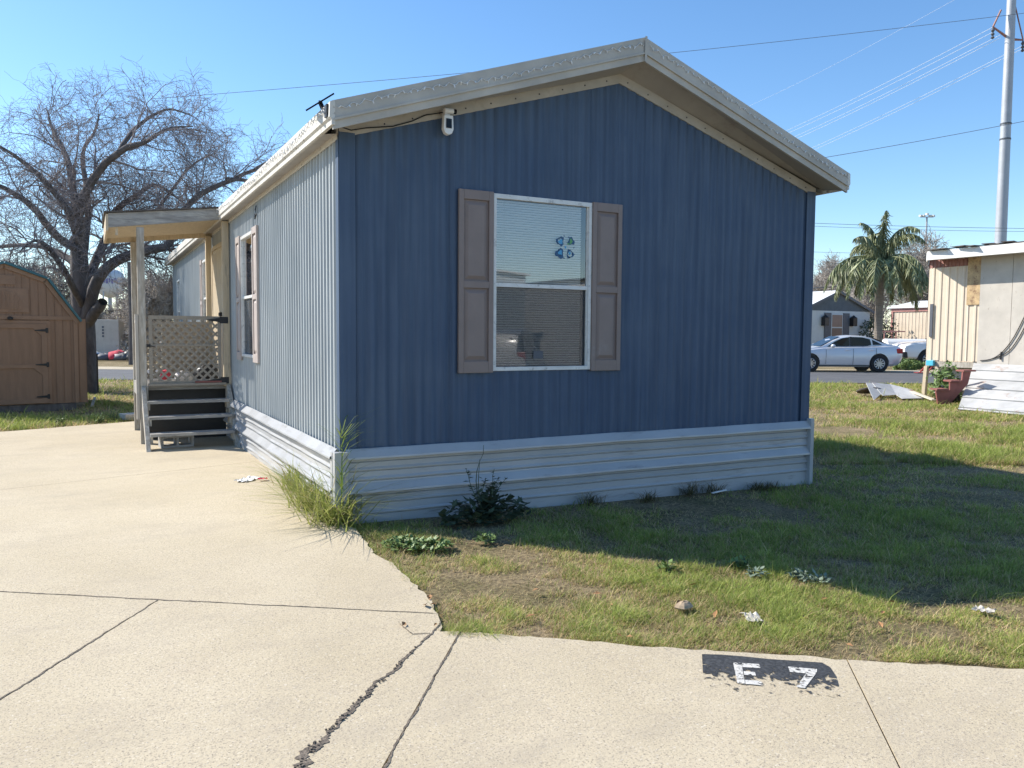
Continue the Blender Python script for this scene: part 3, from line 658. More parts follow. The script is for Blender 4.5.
# roof
RXL = -1.5; ry0, ry1 = 5.4, 7.15
zr = lambda x: 2.86+(x-RXL)*.125
mb = MB(); mb.prism([(RXL, ry0+.03, zr(RXL)), (-.02, ry0+.03, zr(-.02)), (-.02, ry0+.03, zr(-.02)+.02), (RXL, ry0+.03, zr(RXL)+.02)], (0, 0, 0), (0, ry1-ry0-.06, 0)); mb.build('ceiling', M['woodcream'], por)
mb = MB(); mb.prism([(RXL, ry0, zr(RXL)-.03), (-.02, ry0, zr(-.02)-.0), (-.02, ry0, zr(-.02)+.15), (RXL, ry0, zr(RXL)+.15)], (0, 0, 0), (0, .03, 0)); 
mb.build('roof_fascia', M['woodh'], por)
mb = MB(); mb.bb(RXL-.03, RXL-.001, ry0, ry1, zr(RXL)-.07, zr(RXL)+.14); mb.prism([(RXL, ry1-.03, zr(RXL)-.07), (-.02, ry1-.03, zr(-.02)-.07), (-.02, ry1-.03, zr(-.02)+.1), (RXL, ry1-.03, zr(RXL)+.1)], (0, 0, 0), (0, .03, 0))
mb.bb(RXL+.08, RXL+.11, ry0+.04, ry0+.08, zr(RXL)-.12, zr(RXL)); mb.build('roof_fascia', M['woodcream'], por)
mb = MB(); mb.prism([(RXL-.05, ry0-.03, zr(RXL)+.152), (-.02, ry0-.03, zr(-.02)+.152), (-.02, ry0-.03, zr(-.02)+.17), (RXL-.05, ry0-.03, zr(RXL)+.17)], (0, 0, 0), (0, ry1-ry0+.06, 0)); mb.build('roof_sheet', M['tar'], por)
# gate with lattice
def lattice(mb, x0, x1, z0, z1, y, w=.028, pitch=.098):
    for sgn in (1, -1):
        c = (x0-z1) if sgn > 0 else (x0+z0); c0 = c
        end = (x1-z0) if sgn > 0 else (x1+z1)
        while c < end:
            # line x = c + sgn*z clipped
            za, zb = z0, z1
            xa, xb = c+sgn*za, c+sgn*zb
            if sgn > 0:
                if xa < x0: za = x0-c; xa = x0
                if xb > x1: zb = x1-c; xb = x1
            else:
                if xa > x1: za = c-x1; xa = x1
                if xb < x0: zb = c-x0; xb = x0
            if zb-za > .02: mb.beam((xa, y+(.006 if sgn > 0 else -.002), za), (xb, y+(.006 if sgn > 0 else -.002), zb), w, .007, (0, 1, 0))
            c += pitch*1.05
gt = MB(); gx0, gx1, gy_ = PX0+.075, PX1-.1, PY0-.06
gt.bb(gx0, gx1, gy_-.02, gy_+.01, 1.66, 1.71); gt.bb(gx0, gx1, gy_-.02, gy_+.01, .80, .84); gt.bb(gx0, gx1, gy_-.022, gy_+.01, 1.30, 1.325)
gt.bb(gx0, gx0+.045, gy_-.02, gy_+.01, .84, 1.66); gt.bb(gx1-.045, gx1, gy_-.02, gy_+.01, .84, 1.66)
gate = gt.build('gate', M['lattice'], por)
mb = MB(); lattice(mb, gx0+.046, gx1-.046, .841, 1.655, gy_+.0, .027, .104); mb.build('lattice', M['lattice'], gate)
for z in (1.66, .83):
    mb = MB(); yy = gy_-.026
    mb.prism([(gx1-.2, yy, z), (gx1-.02, yy, z+.03), (gx1-.02, yy, z-.03)], (0, 0, 0), (0, -.006, 0)); mb.bb(gx1-.02, gx1+.09, yy-.008, yy, z-.045, z+.045); mb.build('hinge', M['iron'], gate)
mb = MB(); mb.bb(gx0-.05, gx0+.02, gy_-.03, gy_-.022, 1.285, 1.33); mb.tube([(gx0-.03, gy_-.035, 1.31), (gx0+.08, gy_-.035, 1.295)], .006, 6); mb.build('latch', M['iron'], gate)
# back rail of the porch: cream boards behind a second lattice
mb = MB(); mb.bb(PX0+.35, PX1-.08, PY1-.03, PY1-.01, DZ+.02, 1.62); mb.build('back_panel', M['cream'], por)
mb = MB(); lattice(mb, PX0+.05, PX1-.1, .82, 1.6, PY1-.06, .034, .12); mb.bb(PX0+.04, PX1-.08, PY1-.08, PY1-.04, 1.6, 1.65); mb.bb(PX0+.04, PX1-.08, PY1-.08, PY1-.04, .78, .82); mb.build('back_rail', M['lattice'], por)
mb = MB()
for k in range(14): mb.bb(PX0-.012, PX0+.008, PY0+.06+k*.11, PY0+.09+k*.11, .78, 1.62)
mb.bb(PX0-.02, PX0+.02, PY0, PY1, 1.62, 1.66); mb.build('side_rail', M['lattice'], por)
# steps
sx0, sx1 = -1.13, -.06; sy0 = 4.68
for x in (sx0, sx1):
    mb = MB(); mb.prism([(x-.025, sy0-.12, -.02), (x-.025, sy0+.10, -.02), (x-.025, PY0+.02, .62), (x-.025, PY0-.02, .765), (x-.025, PY0-.14, .765)], (0, 0, 0), (.05, 0, 0)); mb.build('stringer', M['wood'], por)
for k, (z, y) in enumerate(((.57, PY0-.26), (.385, PY0-.48), (.19, PY0-.70))):
    mb = MB(); mb.box(((sx0+sx1)/2, y, z), (sx1-sx0-.055, .22, .036)); o = mb.build('step', M['woodh'], por)
    mb = MB(); mb.bb(sx0+.027, sx0+.06, y-.08, y+.08, z-.1, z-.019); mb.build('cleat', M['wood'], por); mb = MB(); mb.bb(sx1-.06, sx1-.027, y-.08, y+.08, z-.1, z-.019); mb.build('cleat', M['wood'], por)
mb = MB(); mb.bb(PX0-.005, PX0+.0555, PY0-.11, PY0-.096, -.02, .77); mb.build('newel', M['wood'], por)
mb = MB(); mb.bb(PX0+.06, PX1-.05, PY0-.12, PY0+.0, DZ+.001, DZ+.03); mb.build('threshold', M['lattice'], por)
# black sheet standing in for the shade behind the open steps
mb = MB(); mb.bb(PX0+.06, PX1, PY0+.3, PY0+.32, 0, DZ-.04); mb.build('under_shade', M['black'], por)
# things on the porch
def blob(mb, c, rx, ry, rz_, seed, n=9, m_=6, am=.25, flatb=True):
    r = random.Random(seed); V = []; 
    for i in range(m_+1):
        th = math.pi*i/m_
        for k in range(n):
            q = 2*math.pi*k/n; f_ = 1+r.uniform(-am, am); z = math.cos(th)*rz_*f_
            V.append((c[0]+math.sin(th)*math.cos(q)*rx*f_, c[1]+math.sin(th)*math.sin(q)*ry*f_, c[2]+(max(z, -rz_*.35) if flatb else z)))
    mb.add(V, [(i*n+k, i*n+(k+1) % n, (i+1)*n+(k+1) % n, (i+1)*n+k) for i in range(m_) for k in range(n)])
mb = MB(); blob(mb, (-.83, 5.75, DZ+.10), .07, .07, .10, 3, 8, 6, .15); tag(mb.build('toy', M['redcloth'], org=(-.83, 5.75, DZ), smooth=True), 'small red toy behind the lattice gate on the porch', 'toy')
mb = MB(); blob(mb, (-.3, 5.8, DZ+.12), .16, .12, .15, 4, 9, 6, .2); tag(mb.build('bag', M['black'], org=(-.3, 5.8, DZ), smooth=True), 'dark bag slumped behind the right half of the lattice gate', 'bag')
mb = MB(); blob(mb, (-.6, 5.85, DZ+.07), .13, .1, .10, 9, 9, 6, .25); tag(mb.build('cloth', M['cloth'], org=(-.6, 5.85, DZ), smooth=True), 'pale crumpled cloth on the porch floor behind the gate', 'cloth')
mb = MB(); mb.box((-.32, PY0-.1, DZ+.045), (.34, .05, .022)); tag(mb.build('stick', M['redwood'], org=(-.32, PY0-.1, DZ)), 'thin red stick lying on the porch edge below the gate', 'stick')
def cinder(loc, rz_, label, s=1.):
    t = thing('cinder_block', label, 'cinder block', loc, rz_); mb = MB()
    for a in (-.185, 0, .185): mb.bb(a*s-.016, a*s+.016, -.1*s, .1*s, 0, .16*s)
    for b2 in (-.09, .09): mb.bb(-.17*s, -.0161, (b2-.012)*s, (b2+.012)*s, .002, .158*s); mb.bb(.0161, .17*s, (b2-.012)*s, (b2+.012)*s, .002, .158*s)
    return t, mb
t, mb = cinder((-.78, 4.98, 0), .1, 'grey hollow cinder block under the lowest porch step')
mb = MB(); mb.bb(-.2, .2, -.1, .1, .125, .15); mb.bb(-.2, .2, -.1, .1, 0, .03)
for a in (-.185, 0, .185): mb.bb(a-.015, a+.015, -.1, .1, .03, .125)
mb.build('block_body', M['block'], t, local=True)
mb = MB(); mb.box((0, 0, .05), (.42, .3, .1)); o = mb.build('paver', M['stone'], org=G(135, 419), bevel=.01, local=True); o.rotation_euler[2] = .3; tag(o, 'pale concrete paver lying at the driveway edge left of porch', 'paver')
# litter on the driveway
M['paper'] = mk('dirty paper', (.5, .46, .4), .9, .2, 18)
def crumple(name, mat, loc, size, label, cat, h=.03, seed=1):
    r = random.Random(seed); mb = MB(); n = 9; V = []
    for i in range(n):
        for k in range(n):
            u, v = i/(n-1)-.5, k/(n-1)-.5; V.append((u*size[0]*(1+r.uniform(-.2, .2)), v*size[1]*(1+r.uniform(-.2, .2)), .006+h*abs(math.sin(u*9+seed)*math.cos(v*8))*r.uniform(.3, 1)))
    mb.add(V, [(i*n+k, (i+1)*n+k, (i+1)*n+k+1, i*n+k+1) for i in range(n-1) for k in range(n-1)])
    o = mb.build(name, mat, org=loc, local=True); sm = o.modifiers.new('th', 'SOLIDIFY'); sm.thickness = .002; o.rotation_euler[2] = r.uniform(0, 3)
    return tag(o, label, cat)
crumple('plastic_wrapper', M['cloth'], G(249, 480), (.3, .14), 'crumpled white wrapper with red print lying on driveway', 'litter', .03, 2)
crumple('paper_scrap', M['redcloth'], G(262, 480.5)+np.array([0, -.03, .012]), (.09, .06), 'red corner of litter beside the white wrapper', 'litter', .02, 3)

# ------------------------------------------------------------------ barn shaped shed
SX1, SY = -1.95, 11.25; SW, SLn = 2.34, 3.4; SX0 = SX1-SW; sc_ = (SX0+SX1)/2; zc0 = 1.72
shed = thing('garden_shed', 'brown barn shaped wooden shed with teal roof at left edge', 'shed', (SX1, SY, 0))
gam = [(SX0, zc0), (SX0+.5, 2.45), (sc_, 2.70), (SX1-.5, 2.45), (SX1, zc0)]
def groofz(x):
    for (a, za), (b_, zb) in zip(gam[:-1], gam[1:]):
        if a <= x <= b_: return za+(zb-za)*(x-a)/(b_-a)
    return zc0
mb = MB(); x = SX0; k = 0; xs = sorted(set([SX0, SX1, sc_]+[g[0] for g in gam]+[SX0+i*.13 for i in range(1, 20)]+[SX0+i*.13+.018 for i in range(1, 20)]))
for a, b_ in zip(xs[:-1], xs[1:]):
    d = .008 if (b_-a) < .02 else 0
    mb.add([(a, SY+d, .12), (b_, SY+d, .12), (b_, SY+d, groofz(b_)), (a, SY+d, groofz(a))], [(0, 1, 2, 3)])
    if d: mb.add([(a, SY+d, .12), (a, SY, .12), (a, SY, groofz(a)), (a, SY+d, groofz(a))], [(0, 1, 2, 3)]); mb.add([(b_, SY+d, .12), (b_, SY, .12), (b_, SY, groofz(b_)), (b_, SY+d, groofz(b_))], [(0, 1, 2, 3)])
mb.build('front_wall', M['shed'], shed)
mb = MB(); mb.bb(SX0, SX0+.03, SY+.01, SY+SLn, .12, zc0); mb.build('side_wall', M['shed'], shed); mb = MB(); mb.bb(SX1-.03, SX1, SY+.01, SY+SLn, .12, zc0)
k = SY+.1
while k < SY+SLn: mb.bb(SX1, SX1+.006, k, k+.11, .13, zc0-.02); k += .13
mb.build('side_wall', M['shed'], shed)
mb = MB(); mb.add([(q[0], SY+SLn, q[1]) for q in gam]+[(SX1, SY+SLn, .12), (SX0, SY+SLn, .12)], [tuple(range(7))]); mb.build('back_wall', M['shed'], shed)
for (a, za), (b_, zb) in zip(gam[:-1], gam[1:]):
    t_ = np.array([b_-a, zb-za]); t_ /= np.linalg.norm(t_); n_ = np.array([-t_[1], t_[0]]); ea = .07 if a == SX0 else 0; eb = .07 if b_ == SX1 else 0
    p, q = np.array([a, za])-t_*ea, np.array([b_, zb])+t_*eb
    mb = MB(); mb.prism([(p[0]+n_[0]*.005, SY-.09, p[1]+n_[1]*.005), (q[0]+n_[0]*.005, SY-.09, q[1]+n_[1]*.005), (q[0]+n_[0]*.04, SY-.09, q[1]+n_[1]*.05), (p[0]+n_[0]*.05, SY-.09, p[1]+n_[1]*.05)], (0, 0, 0), (0, SLn+.18, 0)); mb.build('roof_panel', M['teal'], shed)
    mb = MB(); mb.prism([(p[0]+n_[0]*.003, SY-.035, p[1]+n_[1]*.003), (q[0]+n_[0]*.003, SY-.035, q[1]+n_[1]*.003), (q[0]-n_[0]*.07, SY-.035, q[1]-n_[1]*.07), (p[0]-n_[0]*.07, SY-.035, p[1]-n_[1]*.07)], (0, 0, 0), (0, .033, 0)); mb.build('rake_trim', M['shedtrim'], shed)
mb = MB(); mb.bb(SX0, SX1, SY-.025, SY-.002, zc0-.02, zc0+.05); mb.bb(SX0+.0, SX0+.07, SY-.022, SY-.002, .12, zc0-.021); mb.bb(SX1-.07, SX1, SY-.022, SY-.002, .12, zc0-.021)
mb.build('wall_trim', M['shedtrim'], shed)
mb = MB(); mb.bb(SX0+.05, SX1-.05, SY+.02, SY+.12, -.03, .115); mb.build('skid', M['bark'], shed)
mb = MB(); mb.bb(SX0+.05, SX1-.05, SY+SLn-.12, SY+SLn-.02, -.03, .115); mb.build('skid', M['bark'], shed)
dx1 = SX1-.52; dx0 = dx1-1.3; dz1 = 1.62
d_ = MB(); y_ = SY-.02
d_.bb(dx0, dx1, y_-.0, y_+.015, .14, dz1)
door = d_.build('door', M['shed'], shed)
mb = MB()
for z0_, z1_ in ((.14, .22), (.80, .87), (dz1-.08, dz1)): mb.bb(dx0+.09, dx1-.09, y_-.02, y_-.001, z0_, z1_)
mb.bb(dx0, dx0+.09, y_-.02, y_-.001, .14, dz1); mb.bb(dx1-.09, dx1, y_-.02, y_-.001, .14, dz1)
for (cxx, sg) in ((dx0+.09, 1), (dx1-.09, -1)):
    for zt in (dz1-.08, .80): mb.prism([(cxx, y_-.018, zt), (cxx+sg*.14, y_-.018, zt), (cxx, y_-.018, zt-.14)], (0, 0, 0), (0, .015, 0))
mb.build('door_trim', M['shedtrim'], door)
for z in (.26, .86, 1.5):
    mb = MB(); mb.prism([(dx1-.2, y_-.024, z-.008), (dx1-.2, y_-.024, z+.008), (dx1-.02, y_-.024, z+.025), (dx1-.02, y_-.024, z-.025)], (0, 0, 0), (0, -.005, 0)); mb.bb(dx1-.02, dx1+.02, y_-.031, y_-.022, z-.045, z+.045); mb.build('hinge', M['iron'], door)
mb = MB(); mb.bb(dx0-.06, dx0-.003, y_-.005, y_+.01, .13, dz1+.06); mb.bb(dx1+.003, dx1+.06, y_-.005, y_+.01, .13, dz1+.06); mb.bb(dx0-.003, dx1+.003, y_-.005, y_+.01, dz1+.003, dz1+.06); mb.build('door_frame', M['shedtrim'], shed)
mb = MB(); vx = sc_-.05; mb.bb(vx-.42, vx+.42, SY-.02, SY-.003, 1.83, 2.27); v_ = mb.build('vent_panel', M['shedtrim'], shed)
mb = MB(); n = 16; arch = [(vx-.31, 1.88), (vx+.31, 1.88), (vx+.31, 2.05), (vx+.22, 2.18), (vx+.08, 2.22), (vx-.08, 2.22), (vx-.22, 2.18), (vx-.31, 2.05)]
mb.prism([(a, SY-.03, z) for a, z in arch], (0, 0, 0), (0, .008, 0))
for k in range(-4, 5): mb.bb(vx+k*.065-.006, vx+k*.065+.006, SY-.036, SY-.0305, 1.9, 2.2-abs(k)*.02)
mb.build('louvre', M['shed'], v_)
mb = MB(); mb.bb(vx-.22, vx+.22, SY-.02, SY-.003, 2.33, 2.5); mb.build('plaque', M['shedtrim'], shed)
mb = MB(); mb.lathe((vx+.12, SY-.05, 1.71), [(.02, -.02), (.045, -.01), (.045, .02), (.01, .04)], 10); mb.build('shed_lamp', M['iron'], shed)
shed.rotation_euler[2] = R(12)
# thin stake by the shed and boards
mb = MB(); q = G(98, 393); mb.tube([q, q+np.array([0, 0, .95])], .02, 6); tag(mb.build('stake', M['iron'], org=q), 'thin dark metal stake standing right of the brown shed', 'stake')
mb = MB(); q = G(92, 407); mb.beam(q+np.array([0, 0, .02]), G(95, 400)+np.array([0, 0, .05]), .05, .03); tag(mb.build('scrap_board', M['stone'], org=q), 'pale scrap board lying beside the shed corner', 'board')

# ------------------------------------------------------------------ tree generator
def tubes_np(paths, rads, n):
    VV = []; FF = []; base = 0
    ang = np.arange(n)*2*math.pi/n; ca, sa = np.cos(ang), np.sin(ang)
    for P, r_ in zip(paths, rads):
        P = np.asarray(P); m_ = len(P); T = np.gradient(P, axis=0); T /= np.linalg.norm(T, axis=1)[:, None]+1e-9
        ref = np.array([.3, .5, .8]); A_ = np.cross(T, ref); A_ /= np.linalg.norm(A_, axis=1)[:, None]+1e-9; B_ = np.cross(T, A_)
        ring = P[:, None, :]+r_[:, None, None]*(ca[None, :, None]*A_[:, None, :]+sa[None, :, None]*B_[:, None, :]); VV.append(ring.reshape(-1, 3))
        I = base+np.arange(m_*n).reshape(m_, n); J = np.roll(I, -1, 1)
        FF.append(np.stack([I[:-1], J[:-1], J[1:], I[1:]], -1).reshape(-1, 4)); base += m_*n
    return np.concatenate(VV), np.concatenate(FF)
def walk(r, p, d, L, nseg, wob, droop, lift=0):
    pts = [p]; d = d/np.linalg.norm(d)
    for i in range(nseg):
        d = d+r.normal(0, wob, 3)+np.array([0, 0, lift-droop*(i/nseg)]); d /= np.linalg.norm(d); p = p+d*L/nseg; pts.append(p)
    return np.array(pts)
def perp(r, t, spread):
    v = r.normal(0, 1, 3); v -= t*(v@t); v /= np.linalg.norm(v)+1e-9; return t*math.cos(spread)+v*math.sin(spread)
def spawn(r, parents, per_m, Lf, r0f, wob, droop, nseg, spread=(.5, 1.1), start=.25, lift=.0):
    out = []; rad = []
    for P, R_ in parents:
        seg = np.linalg.norm(np.diff(P, axis=0), axis=1); L = seg.sum(); k = max(1, int(L*per_m*r.uniform(.8, 1.2)))
        for _ in range(k):
            t = r.uniform(start, 1.0); x = t*(len(P)-1); i = min(int(x), len(P)-2); f_ = x-i
            p = P[i]*(1-f_)+P[i+1]*f_; tg = P[i+1]-P[i]; tg /= np.linalg.norm(tg)+1e-9; rr_ = R_[i]*(1-f_)+R_[i+1]*f_
            l = Lf(L, t)*r.uniform(.6, 1.2); Q = walk(r, p, perp(r, tg, r.uniform(*spread)), l, nseg, wob, droop, lift)
            out.append(Q); rad.append(np.linspace(rr_*r0f, max(rr_*r0f*.25, .0022), nseg+1))
    return list(zip(out, rad))
def smooth_path(pts, n=14):
    P = np.array(pts); t = np.linspace(0, len(P)-1, n); out = []
    for q in t:
        i = min(int(q), len(P)-2); f_ = q-i; p0 = P[max(i-1, 0)]; p1 = P[i]; p2 = P[i+1]; p3 = P[min(i+2, len(P)-1)]
        out.append(.5*((2*p1)+(-p0+p2)*f_+(2*p0-5*p1+4*p2-p3)*f_**2+(-p0+3*p1-3*p2+p3)*f_**3))
    return np.array(out)
tr_ = np.random.default_rng(11)
D0 = 19.5
limbs = [
 ([(86, 402, 0), (85, 360, 0), (84, 310, 0), (82, 265, 0), (80, 235, 0)], (.31, .17)),
 ([(82, 262, 0), (74, 205, .3), (66, 160, .6), (50, 130, 1.2), (44, 112, 1.6)], (.12, .015)),
 ([(80, 245, 0), (78, 212, -.4), (96, 176, -.8), (120, 152, -1.2), (142, 144, -1.3), (165, 130, -1.2), (190, 128, -1)], (.13, .012)),
 ([(84, 300, 0), (94, 268, .4), (110, 232, .8), (112, 215, .9), (136, 196, 1), (156, 187, 1.2), (176, 200, 1.4), (192, 214, 1.5)], (.13, .012)),
 ([(86, 328, 0), (95, 288, -.3), (107, 267, -.5), (126, 256, -.8), (150, 248, -1), (166, 240, -1), (178, 212, -1), (196, 192, -1), (226, 178, -1), (240, 170, -1), (262, 158, -.9)], (.15, .03)),
 ([(226, 178, -1), (246, 180, -1), (262, 190, -1), (284, 188, -1)], (.05, .02)),
 ([(80, 250, 0), (58, 236, -.5), (30, 205, -1), (2, 188, -1.4), (-30, 180, -1.5), (-60, 200, -1.5)], (.11, .012)),
 ([(84, 270, 0), (54, 250, .7), (20, 246, 1.5), (-20, 250, 2), (-55, 270, 2.5)], (.10, .012)),
 ([(82, 262, 0), (90, 210, 1), (86, 160, 2), (100, 134, 2.6), (104, 118, 3)], (.10, .012)),
 ([(80, 245, 0), (60, 200, -1.2), (20, 160, -2.2), (-10, 140, -2.6)], (.10, .012)),
 ([(120, 152, -1.2), (140, 125, -.6), (170, 110, 0), (196, 116, .4)], (.06, .01)),
 ([(112, 232, .8), (150, 222, 1.6), (190, 170, 2), (214, 158, 2.2)], (.07, .01)),
 ([(84, 310, 0), (60, 262, -1.5), (40, 240, -2.4), (20, 250, -2.8)], (.09, .012)),
 ([(88, 324, 0), (95, 309, -.3), (101, 301, -.4)], (.14, .11)),
]
L1 = []
for pts, (ra, rb) in limbs:
    P = smooth_path([W(x, y, D0+d) for x, y, d in pts], 3*len(pts)); P += np.cumsum(tr_.normal(0, .012, P.shape), 0)
    L1.append((P, np.linspace(ra, rb, len(P))))
V1, F1 = tubes_np([a for a, _ in L1], [b_ for _, b_ in L1], 9)
base = W(86, 402, D0); base[2] = 0
tree = thing('bare_tree', 'large leafless spreading tree with dense twigs behind the brown shed', 'tree', base)
src = L1[1:-1]
L2 = spawn(tr_, src, 3.4, lambda L, t: 1.0+.9*(1-t), .34, .2, .14, 8, (.5, 1.2), .18, .04)
L3 = spawn(tr_, L2, 7.8, lambda L, t: .42*L*(1.15-t*.5)+.28, .5, .27, .16, 6, (.4, 1.3), .1)
L4 = spawn(tr_, L3, 15, lambda L, t: .42*L+.14, .6, .34, .2, 4, (.5, 1.4), .1)
npmesh('trunk', V1, F1, M['bark'], tree, smooth=True)
Va, Fa = tubes_np([a for a, _ in L2], [np.clip(b_, .008, .03) for _, b_ in L2], 5)
Vb, Fb = tubes_np([a for a, _ in L3], [np.clip(b_, .0045, .02) for _, b_ in L3], 3)
Vc, Fc = tubes_np([a for a, _ in L4], [np.clip(b_, .0032, .008) for _, b_ in L4], 3)
print('TREE', len(L2), len(L3), len(L4))
npmesh('crown', np.concatenate([Va, Vb, Vc]), np.concatenate([Fa, Fb+len(Va), Fc+len(Va)+len(Vb)]), M['twig'], tree)
def bare_tree(name, label, cat, loc, h, seed, mat='twigp', group=None, thick=1., dens=1., spread=1.):
    r = np.random.default_rng(seed); t = thing(name, label, cat, loc, group=group); b0 = np.array([0, 0, 0.])
    tr0 = walk(r, b0, np.array([r.normal(0, .06), r.normal(0, .06), 1]), h*.45, 6, .05, 0); rt_ = np.linspace(.03*h*thick*.6, .02*h*thick*.6, 7)
    A = []
    for k in range(6):
        d = perp(r, np.array([0, 0, 1.]), r.uniform(.15, .75)*spread); P = walk(r, tr0[r.integers(2, 7)], d, h*r.uniform(.45, .65), 8, .12, .0, .03); A.append((P, np.linspace(.011*h*thick, .003*h, 9)))
    B = spawn(r, A, 4.2*dens*8/h, lambda L, t_: h*.2*(1.2-t_*.6), .5, .15, 0, 6, (.3, .9), .1, .03)
    C = spawn(r, B, 6*dens*8/h, lambda L, t_: h*.1, .6, .18, .04, 4, (.3, 1.), .05)
    D = spawn(r, C, 6*dens*8/h, lambda L, t_: h*.05, .7, .18, .05, 3, (.3, 1.), .05)
    V, Fx = tubes_np([tr0]+[a for a, _ in A], [rt_]+[b_ for _, b_ in A], 6)
    o = npmesh('trunk', V, Fx, M['bark'] if mat == 'twig' else M[mat]); o.parent = t
    V, Fx = tubes_np([a for a, _ in B+C+D], [np.clip(b_, .011, .05) for _, b_ in B+C+D], 3); V0 = V
    o = npmesh('crown', V, Fx, M[mat]); o.parent = t
    return t
def place(proto, loc, rz_, s, label, group):
    c = copy_tree(proto); c.location = [float(q) for q in loc]; c.rotation_euler[2] = rz_; c.scale = (s, s, s); c['label'] = label; c['group'] = group; return c
gr = 'bare trees beyond the road on the right'
def onG(px, dep, z=None):
    q = W(px, 340, dep); q[2] = gz(q[0], q[1])-.03 if z is None else z; return q
ptA = bare_tree('bare_tree', 'tall pale bare tree directly behind the palm', 'tree', onG(868, 52), 6.6, 21, 'twigp', gr)
ptB = bare_tree('bare_tree', 'bare tree behind the gap between blue grey house and cream trailer', 'tree', onG(882, 47), 6.0, 22, 'twigp', gr, dens=1.1, spread=1.2)
for i, (px, dp_, s, lb, P_) in enumerate(((830, 58, .8, 'bare tree rising left behind the blue grey house roof', ptA), (846, 56, .9, 'bare tree behind the ridge of the blue grey house', ptB), (902, 55, .95, 'bare tree above the left end of the cream trailer', ptB), (922, 58, 1.0, 'bare tree above the cream trailer by the light mast', ptA), (940, 60, 1.0, 'bare tree half hidden by the cream trailer with the boarded panel', ptB), (812, 60, .85, 'bare tree at the blue home right edge behind the grey house', ptB))):
    place(P_, onG(px, dp_), i*1.3+.4, s*1.25, lb, gr)
gl_ = 'bare brush trees beyond the road on the left'
bA = bare_tree('brush_tree', 'thin bare brush tree right of the utility pole behind the porch', 'tree', onG(152, 42), 4.6, 31, 'twigp', gl_, dens=1.3, spread=1.1)
for i, (px, dp_, s, lb) in enumerate(((166, 44, .95, 'thin bare brush tree against the far end of the blue home'), (138, 46, .9, 'thin bare brush tree left of the porch post'), (124, 48, .55, 'thin bare brush tree beside the pale storage trailer'), (102, 66, .8, 'thin bare brush tree behind the pale storage trailer'), (186, 48, 1., 'thin bare brush tree mostly hidden by the blue home end'), (60, 62, 1.4, 'thin bare brush tree behind the brown shed'), (10, 60, 1.4, 'thin bare brush tree at the far left behind the shed'))):
    place(bA, onG(px, dp_), i*1.1+.3, s, lb, gl_)
# low dark undergrowth as a leafy bush
def bush(name, label, loc, rx, ry, h, n, mat, seed, leaf=.05, cat='bush', group=None):
    r = np.random.default_rng(seed); t = thing(name, label, cat, loc, group=group)
    u = r.normal(0, 1, (n, 3)); u /= np.linalg.norm(u, axis=1)[:, None]; rad = r.uniform(.35, 1, (n, 1))**.5
    lump = 1+.25*np.sin(u[:, :1]*5+seed)+.2*np.sin(u[:, 1:2]*7+seed*2)
    C = u*rad*lump*np.array([rx, ry, h*.55]); C[:, 2] += h*.5; C[:, 2] = np.abs(C[:, 2])
    a = r.normal(0, 1, (n, 3)); a /= np.linalg.norm(a, axis=1)[:, None]; b_ = np.cross(a, r.normal(0, 1, (n, 3))); b_ /= np.linalg.norm(b_, axis=1)[:, None]+1e-9
    s = leaf*r.uniform(.6, 1.4, (n, 1)); V = np.stack([C-a*s, C+b_*s*.45, C+a*s, C-b_*s*.45], 1).reshape(-1, 3)
    o = npmesh('foliage', V, np.arange(4*n).reshape(n, 4), mat); o.parent = t
    P = []; Q = []
    for k in range(7):
        d = np.array([r.normal(0, .35), r.normal(0, .35), 1]); P.append(walk(r, np.zeros(3), d, h*.75, 4, .15, 0)); Q.append(np.linspace(.012*h+.003, .003, 5))
    V, Fx = tubes_np(P, Q, 4); o = npmesh('stem', V, Fx, M['bark']); o.parent = t
    return t
bush('bush', 'dark green bush under the palm beside the blue grey house', onG(876, 43), 1.2, 1., 2.4, 2600, M['leafd'], 5, .07)
bush('bush', 'dull brown bush behind the porch left of the blue home end', onG(164, 40), 1.6, 1.0, 1.3, 1500, M['twigp'], 6, .08)
bush('bush', 'low brown bush beside the pale storage trailer', onG(128, 43), 1.0, .8, 1.6, 1100, M['twigp'], 7, .08)

# far-off wood on the skyline, one mass
rw = np.random.default_rng(3); n = 26000; aa = rw.uniform(0, 2*math.pi, n); dd = rw.uniform(150, 180, n); hh = 5.0+1.6*np.sin(aa*37)+1.2*np.sin(aa*91+1)
C = np.stack([np.cos(aa)*dd, np.sin(aa)*dd, rw.uniform(0, 1, n)**1.3*hh], 1); a = rw.normal(0, 1, (n, 3)); b_ = rw.normal(0, 1, (n, 3))
V = np.stack([C-a*.35, C+b_*.25, C+a*.35, C-b_*.25], 1).reshape(-1, 3)
tag(npmesh('far_wood', V, np.arange(4*n).reshape(n, 4), M['twigp']), 'far-off band of bare winter woodland along the skyline', 'woodland', kind='stuff')

